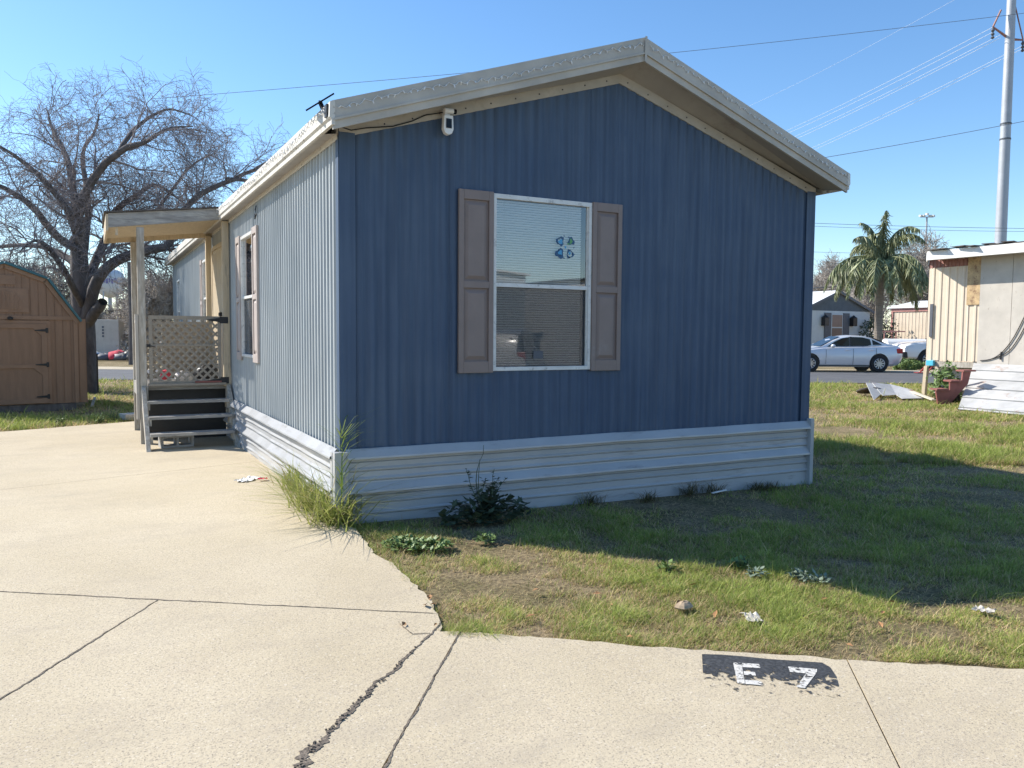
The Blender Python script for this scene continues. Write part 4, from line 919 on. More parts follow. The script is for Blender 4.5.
# ------------------------------------------------------------------ left background: trailer, debris, water tower, poles
q = onG(100, 42); st = thing('storage_trailer', 'pale white storage trailer seen between shed and porch', 'trailer', q, -YAW)
mb = MB(); mb.bb(-3.4, 1.0, 0, 2.4, .2, 2.12); mb.build('body', M['greige'], st, local=True, bevel=.03)
mb = MB()
for k in range(4): mb.bb(.12, .22, -.012, -.002, 1.2+k*.16, 1.3+k*.16)
mb.build('marking', M['slate'], st, local=True)
for xx in (-2.6, -1.8):
    mb = MB(); A = np.array([[1, 0, 0], [0, 0, 1], [0, 1, 0]]).astype(float); mb.lathe((xx, .05, .36), [(.1, -.1), (.34, -.1), (.36, 0), (.34, .1), (.1, .1)], 16, A); mb.build('wheel', M['rubber'], st, local=True)
mb = MB(); mb.bb(.0, 1.6, 1.1, 1.2, .14, .18); mb.bb(-3.3, .9, .1, 2.3, .08, .19); mb.build('chassis', M['iron'], st, local=True)
for (px, py, rx, h, m_, lb, cat, nm) in ((104, 361, .5, .35, 'slate', 'grey bundle on the ground at the storage trailer end', 'bundle', 'bundle'), (117, 361, .45, .5, 'redcloth', 'red tarp bundle among the junk beside the storage trailer', 'tarp', 'tarp'), (125, 361.5, .6, .4, 'slate', 'grey tarp heap right of the red bundle', 'tarp', 'tarp'), (95, 361, .35, .45, 'palesiding', 'pale blue bin beside the storage trailer wheel', 'bin', 'bin'), (131, 362, .4, .55, 'black', 'black rubbish bag at the end of the junk row', 'rubbish bag', 'rubbish_bag')):
    q = onG(px, 40.5); mb = MB(); blob(mb, q+np.array([0, 0, h*.4]), rx, rx*.7, h*.7, px, 10, 7, .18); tag(mb.build(nm, M[m_], org=q, smooth=True), lb, cat)
q = onG(111, 380); wt = thing('water_tower', 'pale water tower with rounded tank far behind the bare tree', 'water tower', q)
cz_ = W(111, 283, 380)[2]; 
mb = MB(); mb.lathe(q+np.array([0, 0, cz_-q[2]-7]), [(1, 0), (3.5, 1), (5.8, 3), (6.6, 6), (6.6, 9), (6, 11.5), (4, 13), (1, 14)], 24); mb.build('tank', mk('water tower paint', (.55, .58, .62), .6, .05), wt, smooth=True)
mb = MB(); 
for k in range(6):
    a = k*math.pi/3; mb.tube([q+np.array([7*math.cos(a), 7*math.sin(a), 0]), q+np.array([5.5*math.cos(a), 5.5*math.sin(a), cz_-q[2]-4])], .35, 6)
mb.tube([q, q+np.array([0, 0, cz_-q[2]-6])], .9, 10); mb.build('leg_frame', M['steel'], wt)
mb = MB(); rr0 = 6.75                                                     # illegible purple lettering round the tank
for k, wdt in enumerate((.08, .06, .09, .05, .08, .07, .09)):
    a = math.atan2(CAM[1]-q[1], CAM[0]-q[0])+(k-3)*.17
    z0_ = cz_+(.5 if k % 2 else 0); mb.add([(q[0]+rr0*math.cos(a+s*wdt/1.3), q[1]+rr0*math.sin(a+s*wdt/1.3), z0_+dz) for s, dz in ((-1, -.6), (1, -.6), (1, 1.5), (-1, 1.5))], [(0, 1, 2, 3)])
mb.build('lettering', flat('faded purple lettering', (.22, .2, .42), .7), wt)
def pole(px, dep, ytop, r0, label, mat='bark', arm=True):
    b0 = onG(px, dep); tp = W(px, ytop, dep); t = thing('utility_pole', label, 'utility pole', b0); mb = MB(); mb.tube([b0, (b0+tp)/2*np.array([1, 1, 1]), np.array([b0[0], b0[1], tp[2]])], [r0, r0*.85, r0*.7], 10); mb.build('pole', M[mat], t)
    if arm:
        c = np.array([b0[0], b0[1], tp[2]-.4]); mb = MB(); mb.beam(c-rt*1.1, c+rt*1.1, .09, .11); mb.build('crossarm', M[mat], t)
    return t
pole(131, 36, 262, .13, 'dark wooden utility pole beyond the road behind the porch', arm=False)

# wires
def wire(a, b_, sag, rad, label, mat='wire', grp='power lines overhead'):
    n = 16; P = [np.array(a)*(1-t)+np.array(b_)*t-np.array([0, 0, sag*4*t*(1-t)]) for t in np.linspace(0, 1, n)]
    mb = MB(); mb.tube(P, rad, 4); o = mb.build('power_line', M[mat], org=P[0]); return tag(o, label, 'power line', grp)
wire(W(150, 99, 34), W(1090, 5, 34), .25, .010, 'dark cable passing just above the gable peak of the blue home')
wire(W(760, 168, 40), W(1090, 108, 40), .1, .013, 'dark cable meeting the right eave and crossing the steel pole')
wire(W(760, 221, 50), W(1090, 229, 50), .1, .013, 'upper of two close cables above the palm top')
wire(W(760, 223.5, 50), W(1090, 231.5, 50), .15, .011, 'lower of two close cables above the palm top')
wire(W(760, 291, 38), W(1000, 270, 38), .12, .018, 'dark cable drooping in front of the palm trunk')
wire(W(760, 250, 52), W(1000, 254, 52), .1, .010, 'thin faint cable behind the palm crown')
wire(W(60, 250, 36), W(131, 268, 36), .1, .010, 'thin cable running from the tree to the left utility pole')
wire(W(131, 268, 36), W(240, 284, 36), .1, .012, 'thin cable running from the left utility pole behind porch roof')
# steel transmission pole
b0 = onG(996, 70); sp_ = thing('transmission_pole', 'tall tapering pale steel transmission pole behind the cream trailer', 'pole', b0)
mb = MB(); mb.lathe(b0, [(.52, 0), (.49, 6), (.42, 18), (.34, 33), (.3, 40)], 16); mb.build('shaft', M['steel'], sp_, smooth=True)
mb = MB()
for zz in (18.5, 19.8): mb.lathe(b0+np.array([0, 0, zz]), [(.45, 0), (.45, .12)], 16)
mb.build('step_ring', M['slate'], sp_)
ca = W(1008, 32, 70); ca[0], ca[1] = b0[0], b0[1]; zA = ca[2]
LA = W(993, 27, 70); RA = W(1023, 40, 70); lineE = []
for k, (e, nm) in enumerate(((LA, 0), (RA, 1))):
    mb = MB(); mb.tube([np.array([b0[0], b0[1], zA-.6]), e], [.12, .07], 6); o = mb.build('crossarm', M['maroon'], sp_)
    mb = MB(); mb.lathe(e+np.array([0, 0, -1.]), [(.05, 0), (.16, .1), (.06, .25), (.16, .4), (.06, .55), (.16, .7), (.05, .95)], 8); mb.build('insulator', M['slate'], o)
    mb = MB(); mb.tube([e, np.array([b0[0]-.0, b0[1], zA+(3.2 if k == 0 else 3.4)])], .06, 6) if k else mb.tube([e, e+(W(1001, 10, 70)-W(993, 27, 70))], .08, 6); mb.build('brace', M['maroon'], sp_)
gt_ = 'pale transmission lines running down from the steel pole'
for i, (x1, y1, x0, y0_, lb) in enumerate(((1060, -60, 700, 126, 'uppermost faint transmission line leaving the top of the frame'), (993, 27, 700, 163, 'upper line of the bright pair from the left arm of the steel pole'), (993, 32, 700, 165.5, 'lower line of the bright pair from the left arm of the steel pole'),
                         (1000, 35, 700, 172, 'upper line of the second bright pair under the left arm'), (1000, 38, 700, 175, 'lower line of the second bright pair under the left arm'), (1022, 46, 700, 190, 'upper line of the right arm pair of the steel pole'), (1022, 49, 700, 193, 'lower line of the right arm pair of the steel pole'))):
    wire(W(x1, y1, 70), W(x0, y0_, 190), 1.2, .02 if i else .013, lb, 'wirepale', gt_)
# floodlight mast
b0 = onG(922, 85); fm = thing('floodlight_mast', 'thin tall mast with a cluster of floodlights behind the palm', 'light mast', b0)
tz = W(922, 217, 85)[2]; mb = MB(); mb.tube([b0, np.array([b0[0], b0[1], tz])], [.16, .09], 8); mb.build('mast', M['steel'], fm)
mb = MB(); c = np.array([b0[0], b0[1], tz]); mb.beam(c-rt*.7, c+rt*.7, .08, .08); mb.build('light_bar', M['steel'], fm)
for k in range(5):
    mb = MB(); cc = c+rt*(k-2)*.34+np.array([0, 0, .12 if k != 2 else .3]); mb.box(cc, (.26, .24, .2)); mb.build('floodlight', M['winframe'], fm)

# ------------------------------------------------------------------ palm
def palm(px, dep, ycrown, label):
    b0 = onG(px, dep); top_ = W(px, ycrown, dep); r = np.random.default_rng(8); t = thing('palm_tree', label, 'palm tree', b0)
    tp = np.array([b0[0], b0[1], top_[2]]); mb = MB(); n = 26; P = [b0*(1-k/n)+tp*(k/n) for k in range(n+1)]
    mb.tube(P, [(.19 if k > n*.75 else .165)*(1+.07*(k % 2)) for k in range(n+1)], 10); mb.build('trunk', M['palmtrunk'], t)
    specs = []
    for k in range(24):
        specs.append((k*2.399, r.uniform(.2, .7), r.uniform(2.6, 3.4), r.uniform(1.9, 2.6)))
    for k in range(9): specs.append((k*2.399+.7, r.uniform(1.1, 1.5), r.uniform(2.1, 2.6), r.uniform(1.4, 2.4)))
    for az_, el, L, bend in specs:
        d = np.array([math.cos(az_)*math.cos(el), math.sin(az_)*math.cos(el), math.sin(el)]); p = tp.copy(); pts = [p]; ns = 14
        for i in range(ns):
            pts.append(pts[-1]+d*L/ns); d = d+np.array([0, 0, -bend/ns*(1+i/ns)]); d /= np.linalg.norm(d)
        P = np.array(pts); V = []; T = np.gradient(P, axis=0); T /= np.linalg.norm(T, axis=1)[:, None]
        for i in range(1, ns+1):
            for j in range(9):
                f_ = j/9; c_ = P[i-1]*(1-f_)+P[i]*f_; s_ = np.cross(T[i], [0, 0, 1]); s_ /= np.linalg.norm(s_)+1e-6
                ll = (.6*math.sin(math.pi*min(1, (i+.5)/ns*.8+.12))+.15)*r.uniform(.8, 1.15)
                for sg in (-1, 1):
                    dr_ = s_*sg*r.uniform(.15, .7)+T[i]*r.uniform(.1, .5)+np.array([0, 0, -r.uniform(.4, 2.2)]); dr_ /= np.linalg.norm(dr_)
                    e = c_+dr_*ll; m2 = (c_+e)/2+np.array([0, 0, .06]); wv = np.cross(dr_, r.normal(0, 1, 3)); wv /= np.linalg.norm(wv)+1e-6; wv *= .02
                    V += [c_-wv, m2-wv, m2+wv, c_+wv, m2-wv, e, e, m2+wv]
        V = np.array(V); Fq = np.arange(len(V)).reshape(-1, 4)
        V2, F2 = tubes_np([P], [np.linspace(.035, .008, ns+1)], 4)
        npmesh('frond', np.concatenate([V, V2]), np.concatenate([Fq, F2+len(V)]), M['palmleaf'], t)
palm(878, 36, 263, 'feathery drooping palm tree above the silver sedan')

# ------------------------------------------------------------------ right background houses
def sheet_house(name, label, x0, x1, y0, y1, zb, zt, za, mats, gable=True):
    t = thing(name, label, 'mobile home', ((x0+x1)/2, (y0+y1)/2, zb)); xm = (x0+x1)/2
    mb = MB()
    mb.add([(x0, y0, zb), (x1, y0, zb), (x1, y0, zt), (x0, y0, zt)], [(0, 1, 2, 3)]); mb.build('wall', mats[0], t)
    mb = MB(); mb.add([(x0, y1, zb), (x1, y1, zb), (x1, y1, zt), (x0, y1, zt)], [(0, 1, 2, 3)])
    mb.build('wall', mats[0], t)
    for xx, sg in ((x0, -1), (x1, 1)):
        mb = MB(); y = y0
        while y < y1-.01:
            e = min(y+.2, y1); mb.add([(xx, y, zb), (xx, y+.12 if y+.12 < e else e, zb), (xx, min(y+.12, e), zt), (xx, y, zt)], [(0, 1, 2, 3)])
            if y+.12 < e: mb.add([(xx+sg*.0, y+.12, zb), (xx+sg*.02, y+.16, zb), (xx+sg*.02, y+.16, zt), (xx, y+.12, zt), (xx, e, zb), (xx, e, zt)], [(0, 1, 2, 3), (1, 4, 5, 2)])
            y = e
        mb.build('side_wall', mats[0], t)
    mb = MB(); mb.add([(x0-.1, y0-.0, zt), (x1+.1, y0, zt), (xm, y0, za)], [(0, 1, 2)]); mb.build('gable', mats[1], t); mb = MB(); mb.add([(x0, y1, zt), (x1, y1, zt), (xm, y1, za)], [(0, 1, 2)]); mb.build('gable', mats[1], t)
    mb = MB(); o = .15
    for sg, xe in ((-1, x0-.15), (1, x1+.15)):
        mb.prism([(xm, y0-o, za+.02), (xe, y0-o, zt-.03), (xe, y0-o, zt+.03), (xm, y0-o, za+.09)], (0, 0, 0), (0, y1-y0+2*o, 0))
    mb.build('roof', mats[2], t)
    mb = MB()
    for sg, xe in ((-1, x0-.15), (1, x1+.15)): mb.prism([(xm, y0-o-.02, za-.04), (xe, y0-o-.02, zt-.1), (xe, y0-o-.02, zt+.03), (xm, y0-o-.02, za+.09)], (0, 0, 0), (0, .018, 0))
    mb.build('rake_fascia', mats[3], t)
    return t
q = W(836, 334, 42); zg = .1
zt_ = W(836, 311, 42)[2]; za_ = W(836, 292, 42)[2]
bh = sheet_house('mobile_home', 'grey blue mobile home with dark gable behind the silver sedan', q[0]-2.55, q[0]+2.6, q[1], q[1]+13, zg, zt_, za_, (M['palesiding'], M['bluehouse'], M['paleroof'], M['slate']))
def fr_box(parent, x0, x1, z0, z1, y, mat, nm, d=.05):
    mb = MB(); mb.bb(x0, x1, y-d, y-.003, z0, z1); return mb.build(nm, mat, parent, bevel=.005)
xw = q[0]; w0, w1 = xw-.42, xw+.45; zb_, zt2 = W(836, 341, 42)[2], W(836, 314, 42)[2]
wn_ = fr_box(bh, w0, w1, zb_, zt2, q[1], M['palesiding'], 'window', .04)
fr_box(wn_, w0+.05, w1-.05, zb_+.05, (zb_+zt2)/2-.03, q[1]-.04, mk('window curtain brown', (.16, .11, .09), .5), 'pane', .01); fr_box(wn_, w0+.05, w1-.05, (zb_+zt2)/2+.03, zt2-.05, q[1]-.04, mk('window curtain tan', (.22, .15, .12), .5), 'pane', .01)
fr_box(bh, w0-.5, w0-.02, zb_-.03, zt2+.05, q[1], M['slate'], 'shutter'); fr_box(bh, w1+.02, w1+.5, zb_-.03, zt2+.05, q[1], M['slate'], 'shutter')
for dx in (-1.0, 1.15):
    mb = MB(); c = (q[0]+dx, q[1]-.14, W(836, 322, 42)[2]); mb.box(c, (.3, .24, .42)); mb.lathe((c[0], c[1], c[2]+.21), [(.2, 0), (.02, .16)], 8); mb.build('wall_lantern', M['black'], bh)
# cream trailer with pink trim
qa = W(891, 334, 44); zt_ = W(891, 308, 44)[2]
ct = sheet_house('mobile_home', 'cream mobile home with pink trim behind the white pickup', qa[0], qa[0]+4.2, qa[1]-12, qa[1], .12, zt_, zt_+.35, (M['creamsiding'], M['creamsiding'], M['paleroof'], M['pinktrim']))
mb = MB(); mb.bb(qa[0]-.05, qa[0]-.022, qa[1]-12, qa[1], zt_-.22, zt_-.02); mb.bb(qa[0]-.06, qa[0]-.022, qa[1]-.12, qa[1]+.01, .12, zt_-.221); mb.build('edge_trim', M['pinktrim'], ct)
mb = MB(); mb.bb(qa[0]-.09, qa[0]+.1, qa[1]-12, qa[1], zt_+.0, zt_+.14); mb.build('roof_edge', M['paleroof'], ct)
# T shaped brown handrail
b0 = onG(896, 40); hr = MB(); h_ = W(896, 331.5, 40)[2]; c = np.array([b0[0], b0[1], 0]); hr.beam(c+rt*-.9+np.array([0, 0, h_]), c+rt*.45+np.array([0, 0, h_]), .05, .06); hr.tube([c+np.array([0, 0, 0]), c+np.array([0, 0, h_])], .03, 6); hr.tube([c-rt*.6, c-rt*.6+np.array([0, 0, h_])], .03, 6); tag(hr.build('handrail', M['pinktrim'], org=b0), 'thin brown pipe handrail in front of the cream pink trimmed home', 'handrail')

# ------------------------------------------------------------------ cars
def car(name, label, cat, loc, rz_, paint, stations, wheels, wr, hw, glass, group=None, extra=None, bed=None):
    """stations: (x, z_bottom, z_belt, z_top, half width at top); body lofted along x"""
    t = thing(name, label, cat, loc, rz_, group)
    def section(x, zb, zbelt, zt, wt, k):
        return [(x, 0, zb), (x, hw*k*.86, zb), (x, hw*k*.965, zb+.09), (x, hw*k, zb+.28), (x, hw*k*.985, (zb+.28+zbelt)/2+.03), (x, hw*k*.93, zbelt), (x, wt*1.03, zbelt+.04*(1 if zt-zbelt > .1 else 0)+min(.02, zt-zbelt)), (x, wt, zt-.06 if zt-zbelt > .12 else zt-.004), (x, wt*.8, zt-.012), (x, 0, zt)]
    rows = []
    for x, zb, zbelt, zt, wt, k in stations:
        s = section(x, zb, zbelt, zt, wt, k); rows.append(s+[(a, -b_, c) for a, b_, c in s[-2:0:-1]])
    n = len(rows[0]); bm = bmesh.new(); VV = [[bm.verts.new(p) for p in r_] for r_ in rows]
    for i in range(len(rows)-1):
        for k in range(n): bm.faces.new((VV[i][k], VV[i][(k+1) % n], VV[i+1][(k+1) % n], VV[i+1][k]))
    bm.faces.new(VV[0]); bm.faces.new(VV[-1][::-1]); bmesh.ops.recalc_face_normals(bm, faces=bm.faces)
    me = bpy.data.meshes.new('body'); bm.to_mesh(me); bm.free(); me.materials.append(paint); me.polygons.foreach_set('use_smooth', [True]*len(me.polygons))
    body = bpy.data.objects.new('body', me); COL.objects.link(body)
    # wheel arches cut out of the body
    cut = MB(); A = np.array([[1, 0, 0], [0, 0, 1], [0, 1, 0]]).astype(float)
    for wx in wheels:
        for sg in (-1, 1): cut.lathe((wx, sg*(hw-.08), wr+.02), [(wr*1.16, -.2), (wr*1.16, .2)], 24, A)
    co = cut.build('cut', M['black'], local=True)
    bo = body.modifiers.new('arch', 'BOOLEAN'); bo.operation = 'DIFFERENCE'; bo.object = co; bo.solver = 'EXACT'
    dg = bpy.context.evaluated_depsgraph_get(); m2 = bpy.data.meshes.new_from_object(body.evaluated_get(dg)); body.modifiers.clear(); body.data = m2
    bpy.data.objects.remove(co); body.parent = t
    m2.polygons.foreach_set('use_smooth', [True]*len(m2.polygons)); body.modifiers.new('es', 'EDGE_SPLIT').split_angle = R(35)
    for wx in wheels:
        for sg in (-1, 1):
            w = MB(); w.lathe((wx, sg*(hw-.11), wr), [(wr*.6, -.1), (wr*.93, -.1), (wr, -.06), (wr, .06), (wr*.93, .1), (wr*.6, .1)], 28, A); ty = w.build('wheel', M['rubber'], t, local=True)
            w = MB(); ra = [(wx+math.cos(2*math.pi*q_/24)*wr*.6, sg*(hw+.004), wr+math.sin(2*math.pi*q_/24)*wr*.6) for q_ in range(25)]; w.tube(ra, .014, 6)
            for k in range(10):
                a = k*math.pi/5+.1; w.beam((wx+math.cos(a)*wr*.1, sg*(hw+.004), wr+math.sin(a)*wr*.1), (wx+math.cos(a)*wr*.58, sg*(hw+.006), wr+math.sin(a)*wr*.58), .045, .02, (0, 1, 0))
            w.lathe((wx, sg*(hw+.0), wr), [(wr*.17, -.02), (wr*.17, .02)], 10, A); w.build('rim', M['alloy'], ty, local=True)
            w = MB(); w.lathe((wx, sg*(hw-.16), wr), [(wr*1.12, -.1), (wr*1.12, -.02)], 24, A); w.build('wheel_well', M['black'], t, local=True)
    for poly, nm, mt in glass:
        w = MB(); w.add(poly, [tuple(range(len(poly)))]); w.build(nm, mt, t, local=True)
    if extra: extra(t)
    return t
sed = [(-2.33, .42, .60, .62, .50, .72), (-2.24, .28, .66, .70, .58, .86), (-2.05, .22, .74, .79, .62, .95), (-1.5, .20, .84, .90, .66, .99), (-1.0, .20, .90, .97, .68, 1.0), (-.84, .20, .92, 1.0, .68, 1.), (-.35, .20, .94, 1.28, .61, 1.), (-.05, .20, .95, 1.40, .57, 1.), (.35, .20, .96, 1.455, .56, 1.),
       (.8, .20, .97, 1.44, .56, 1.), (1.2, .20, .98, 1.36, .56, 1.), (1.6, .21, .99, 1.2, .58, .99), (1.86, .23, 1.0, 1.09, .6, .97), (2.05, .26, 1.0, 1.06, .6, .95), (2.22, .32, .98, 1.03, .58, .9), (2.33, .45, .78, .82, .5, .82)]
hwS = .90
def gside(pts, sg, off=.012):
    # side glass follows the cabin flank between belt and roof
    out = []
    for x, f_ in pts:
        st = sorted(sed); i = max(k for k in range(len(st)-1) if st[k][0] <= x); a, b_ = st[i], st[i+1]; u = (x-a[0])/(b_[0]-a[0]); zb = a[2]*(1-u)+b_[2]*u; zt = a[3]*(1-u)+b_[3]*u; wt = a[4]*(1-u)+b_[4]*u
        z0_, z1_ = zb+.04+.02, zt-.06; y0_, y1_ = wt*1.03, wt
        out.append((x, sg*(y0_*(1-f_)+y1_*f_+off), z0_*(1-f_)+z1_*f_))
    return out
gls = []
for sg in (-1, 1):
    gls += [(gside([(-.62, .05), (-.02, .0), (.28, 0), (.28, .95), (.0, .93), (-.3, .8)], sg), 'window', M['carglass']), (gside([(.36, 0), (1.0, 0), (1.16, .1), (1.1, .9), (.8, .95), (.36, .95)], sg), 'window', M['carglass']), (gside([(1.22, .1), (1.58, .25), (1.4, .75), (1.18, .9)], sg), 'window', M['carglass'])]
gls.append(([(-.86, -.56, 1.015), (-.86, .56, 1.015), (-.1, .5, 1.40), (-.1, -.5, 1.40)], 'windscreen', M['carglass'])); gls.append(([(1.22, -.48, 1.37), (1.22, .48, 1.37), (1.84, .52, 1.11), (1.84, -.52, 1.11)], 'rear_window', M['carglass']))
def sedan_extra(t):
    for sg in (-1, 1):
        mb = MB(); mb.prism([(2.34, sg*.62, .93), (2.27, sg*.83, .94), (2.0, sg*.885, .92), (2.05, sg*.89, .80), (2.27, sg*.85, .72), (2.36, sg*.62, .76)], (0, 0, 0), (0, 0, -.001)); mb.v = mb.v
        mb = MB(); mb.bb(2.06, 2.30, sg*.70-.14*sg, sg*.855, .74, .93); mb.build('tail_light', M['taillight'], t, local=True, bevel=.03)
        mb = MB(); mb.bb(-2.26, -2.0, sg*.6, sg*.80, .6, .70); mb.build('headlight', M['headlight'], t, local=True, bevel=.03)
        mb = MB(); blob(mb, (-.52, sg*1.0, 1.02), .09, .11, .075, 3, 10, 6, .03, False); mb.build('wing_mirror', M['silver'], t, local=True, smooth=True)
        for x in (.12, 1.05):
            mb = MB(); mb.tube([(x-.1, sg*.905, .86), (x-.06, sg*.925, .865), (x+.06, sg*.925, .865), (x+.1, sg*.905, .86)], .014, 6); mb.build('door_handle', M['silver'], t, local=True)
        mb = MB()
        for x, z0_, z1_ in ((-.75, .32, .9), (.32, .28, .94), (1.22, .55, .96)): mb.tube([(x, sg*.893, z0_), (x+.01, sg*.903, .5*(z0_+z1_)), (x+.02, sg*.865, z1_-.02)], .006, 4)
        mb.tube([(-1.0, sg*.885, .25), (1.0, sg*.885, .25)], .012, 4); mb.build('door_seam', M['black'], t, local=True)
        mb = MB(); mb.beam((.325, sg*.60, 1.02), (.325, sg*.575, 1.39), .06, .03); mb.build('door_pillar', M['black'], t, local=True)
    mb = MB(); mb.bb(2.3, 2.37, -.6, .6, .36, .55); mb.build('bumper', M['black'], t, local=True, bevel=.02)
    mb = MB(); mb.bb(-2.36, -2.25, -.5, .5, .42, .58); mb.build('grille', M['black'], t, local=True, bevel=.02)
    mb = MB(); mb.prism([(1.05, -.015, 1.41), (1.2, -.015, 1.37), (1.19, -.015, 1.44)], (0, 0, 0), (0, .03, 0)); mb.build('antenna', M['silver'], t, local=True)
cp = W(880.7, 370.3, 31.2); cz0 = cp[2]
carc = cp-rt*1.42; carc += np.array([math.sin(YAW), math.cos(YAW), 0])*.9
carc[2] = gz(carc[0], carc[1])+.0
car('parked_car', 'silver four door sedan parked on the road behind the home', 'car', carc, -YAW, M['silver'], sed, (-1.36, 1.36), .335, hwS, gls, extra=sedan_extra)
# white pickup further back
pk = [(-2.7, .5, .9, .92, .6, .85), (-2.6, .42, 1.0, 1.05, .68, .93), (-2.3, .4, 1.08, 1.14, .72, .98), (-1.5, .4, 1.14, 1.2, .74, 1.), (-1.1, .4, 1.16, 1.24, .74, 1.), (-.6, .4, 1.17, 1.66, .66, 1.), (-.3, .4, 1.18, 1.8, .64, 1.), (.9, .4, 1.18, 1.8, .64, 1.), (1.15, .4, 1.18, 1.66, .66, 1.), (1.2, .4, 1.18, 1.24, .74, 1.), (2.7, .45, 1.16, 1.22, .74, .99)]
def pick_extra(t):
    for sg in (-1, 1):
        mb = MB(); mb.bb(-2.66, -2.4, sg*.55, sg*.86, .82, 1.0); mb.build('headlight', M['headlight'], t, local=True, bevel=.03)
        mb = MB(); blob(mb, (-.75, sg*1.1, 1.25), .1, .13, .11, 3, 10, 6, .03, False); mb.build('wing_mirror', M['black'], t, local=True, smooth=True)
    mb = MB(); mb.bb(-2.78, -2.6, -.85, .85, .45, .72); mb.build('bumper', M['black'], t, local=True, bevel=.03)
    mb = MB(); 
    for xx in (1.3, 2.5):
        for sg in (-1, 1): mb.tube([(xx, sg*.7, 1.2), (xx, sg*.7, 1.75)], .025, 6)
        mb.tube([(xx, -.7, 1.75), (xx, .7, 1.75)], .025, 6)
    for sg in (-1, 1): mb.tube([(1.3, sg*.7, 1.75), (2.5, sg*.7, 1.75)], .025, 6)
    mb.build('ladder_rack', M['iron'], t, local=True)
pgl = [([(-1.08, -.6, 1.27), (-1.08, .6, 1.27), (-.36, .56, 1.76), (-.36, -.56, 1.76)], 'windscreen', M['carglass'])]
for sg in (-1, 1): pgl += [([(-.75, sg*.745, 1.26), (.25, sg*.745, 1.26), (.25, sg*.675, 1.72), (-.35, sg*.675, 1.72)], 'window', M['carglass']), ([(.33, sg*.745, 1.26), (1.0, sg*.745, 1.26), (.95, sg*.675, 1.72), (.33, sg*.675, 1.72)], 'window', M['carglass'])]
pc_ = W(917, 367, 36.5); pl = pc_+rt*1.75; pl[2] = gz(pl[0], pl[1])
car('pickup_truck', 'white pickup truck parked behind the silver sedan, half hidden by trailer', 'pickup truck', pl, -YAW, M['whitecar'], pk, (-1.75, 1.7), .40, .96, pgl, extra=pick_extra)
# white tank between the sedan and the pickup
b0 = onG(905, 39); mb = MB(); mb.tube([b0+np.array([0, 0, .85])-rt*1.1, b0+np.array([0, 0, .85])-rt*1.0, b0+np.array([0, 0, .85])+rt*1.0, b0+np.array([0, 0, .85])+rt*1.1], [.3, .48, .48, .3], 16); 
pt_ = thing('propane_tank', 'white horizontal tank between the silver sedan and white pickup', 'tank', b0); mb.build('vessel', M['white'], pt_, smooth=False)
mb = MB(); 
for s_2 in (-.6, .6): mb.box(b0+rt*s_2+np.array([0, 0, .2]), (.12, .6, .44), -YAW)
mb.build('saddle', M['block'], pt_)
# red hand truck leaning beside the trailer
b0 = onG(921, 30.5); ht = thing('hand_truck', 'red metal hand truck leaning by the corner of cream trailer', 'hand truck', b0)
mb = MB(); a1 = b0+np.array([0, 0, .06]); lean = rt*.62+np.array([0, 0, .75]); off_ = rt*.22
for s_2 in (0, 1): mb.tube([a1+off_*s_2*1.3, a1+off_*s_2*1.3+lean], .028, 6)
for f_ in (.1, .4, .7, 1.): mb.tube([a1+lean*f_, a1+lean*f_+off_*1.3], .024, 6)
mb.build('frame', mk('red metal', (.4, .06, .05), .5), ht)
mb = MB(); mb.box(a1+rt*.1, (.5, .3, .02), -YAW); mb.build('toe_plate', mk('red metal plate', (.4, .06, .05), .5), ht)
bush('bush', 'low green weeds between the silver sedan and white pickup', onG(908, 33.8), .9, .5, .45, 1500, M['leaf'], 15, .06)

# ------------------------------------------------------------------ neighbouring trailer on the right
tX = 17.53; tY = 7.1; tb, tt = .90, W(936, 259, 20.5)[2]
nb = thing('mobile_home', 'cream corrugated mobile home with plywood patch at right edge', 'mobile home', (tX, tY, 0))
P_nb = lambda u, z, d: (tX-d, u, z)
yA, yB = 6.05, 5.72
corrugated('siding', M['creamsiding'], P_nb, yA, tY, tb, lambda u: tt-.22, [], .2, .02, nb)
corrugated('siding', M['creamsiding'], P_nb, yB, yA, tb, lambda u: 2.35, [], .2, .02, nb)
mb = MB(); k = yA
corrugated('siding_band', M['maroon'], P_nb, yA, tY, tt-.22, lambda u: tt, [], .1, .02, nb)
mb = MB(); bx(mb, P_nb, yB-.0, yA-.004, 2.3, tt, .022, .035); mb.build('plywood_patch', M['ply'], nb)
mb = MB(); bx(mb, P_nb, 4.95, yB-.006, tb-.05, tt, .02, .04); mb.build('wall_board', M['greige'], nb)
mb = MB(); bx(mb, P_nb, 3.7, 4.94, tb-.05, tt, .02, .04); mb.build('wall_board', M['greige'], nb)
mb = MB(); bx(mb, P_nb, -4, 3.69, tb-.05, tt, .02, .04); mb.build('wall_board', M['greige'], nb)
mb = MB(); mb.bb(tX, tX+4.2, tY-.01, tY, tb, tt); mb.bb(tX+4.19, tX+4.2, -4, tY, tb, tt); mb.bb(tX, tX+4.2, -4, -3.99, tb, tt); mb.build('back_wall', M['creamsiding'], nb)
mb = MB(); mb.prism([(tX-.515, -4.2, tt+.02), (tX+2.1, -4.2, tt+.42), (tX+4.6, -4.2, tt), (tX+4.6, -4.2, tt+.05), (tX+2.1, -4.2, tt+.5), (tX-.515, -4.2, tt+.08)], (0, 0, 0), (0, tY+3.88, 0)); rf = mb.build('roof', M['tar'], nb)
mb = MB(); mb.bb(tX-.56, tX-.52, -4.2, tY-.32, tt-.06, tt+.16); mb.prism([(tX-.56, tY-.32, tt-.05), (tX-.52, tY-.32, tt-.05), (tX-.0, tY+.05, tt-.05), (tX-.0, tY+.09, tt-.05)], (0, 0, 0), (0, 0, .21)); mb.build('roof_edge', M['whitefascia'], nb)
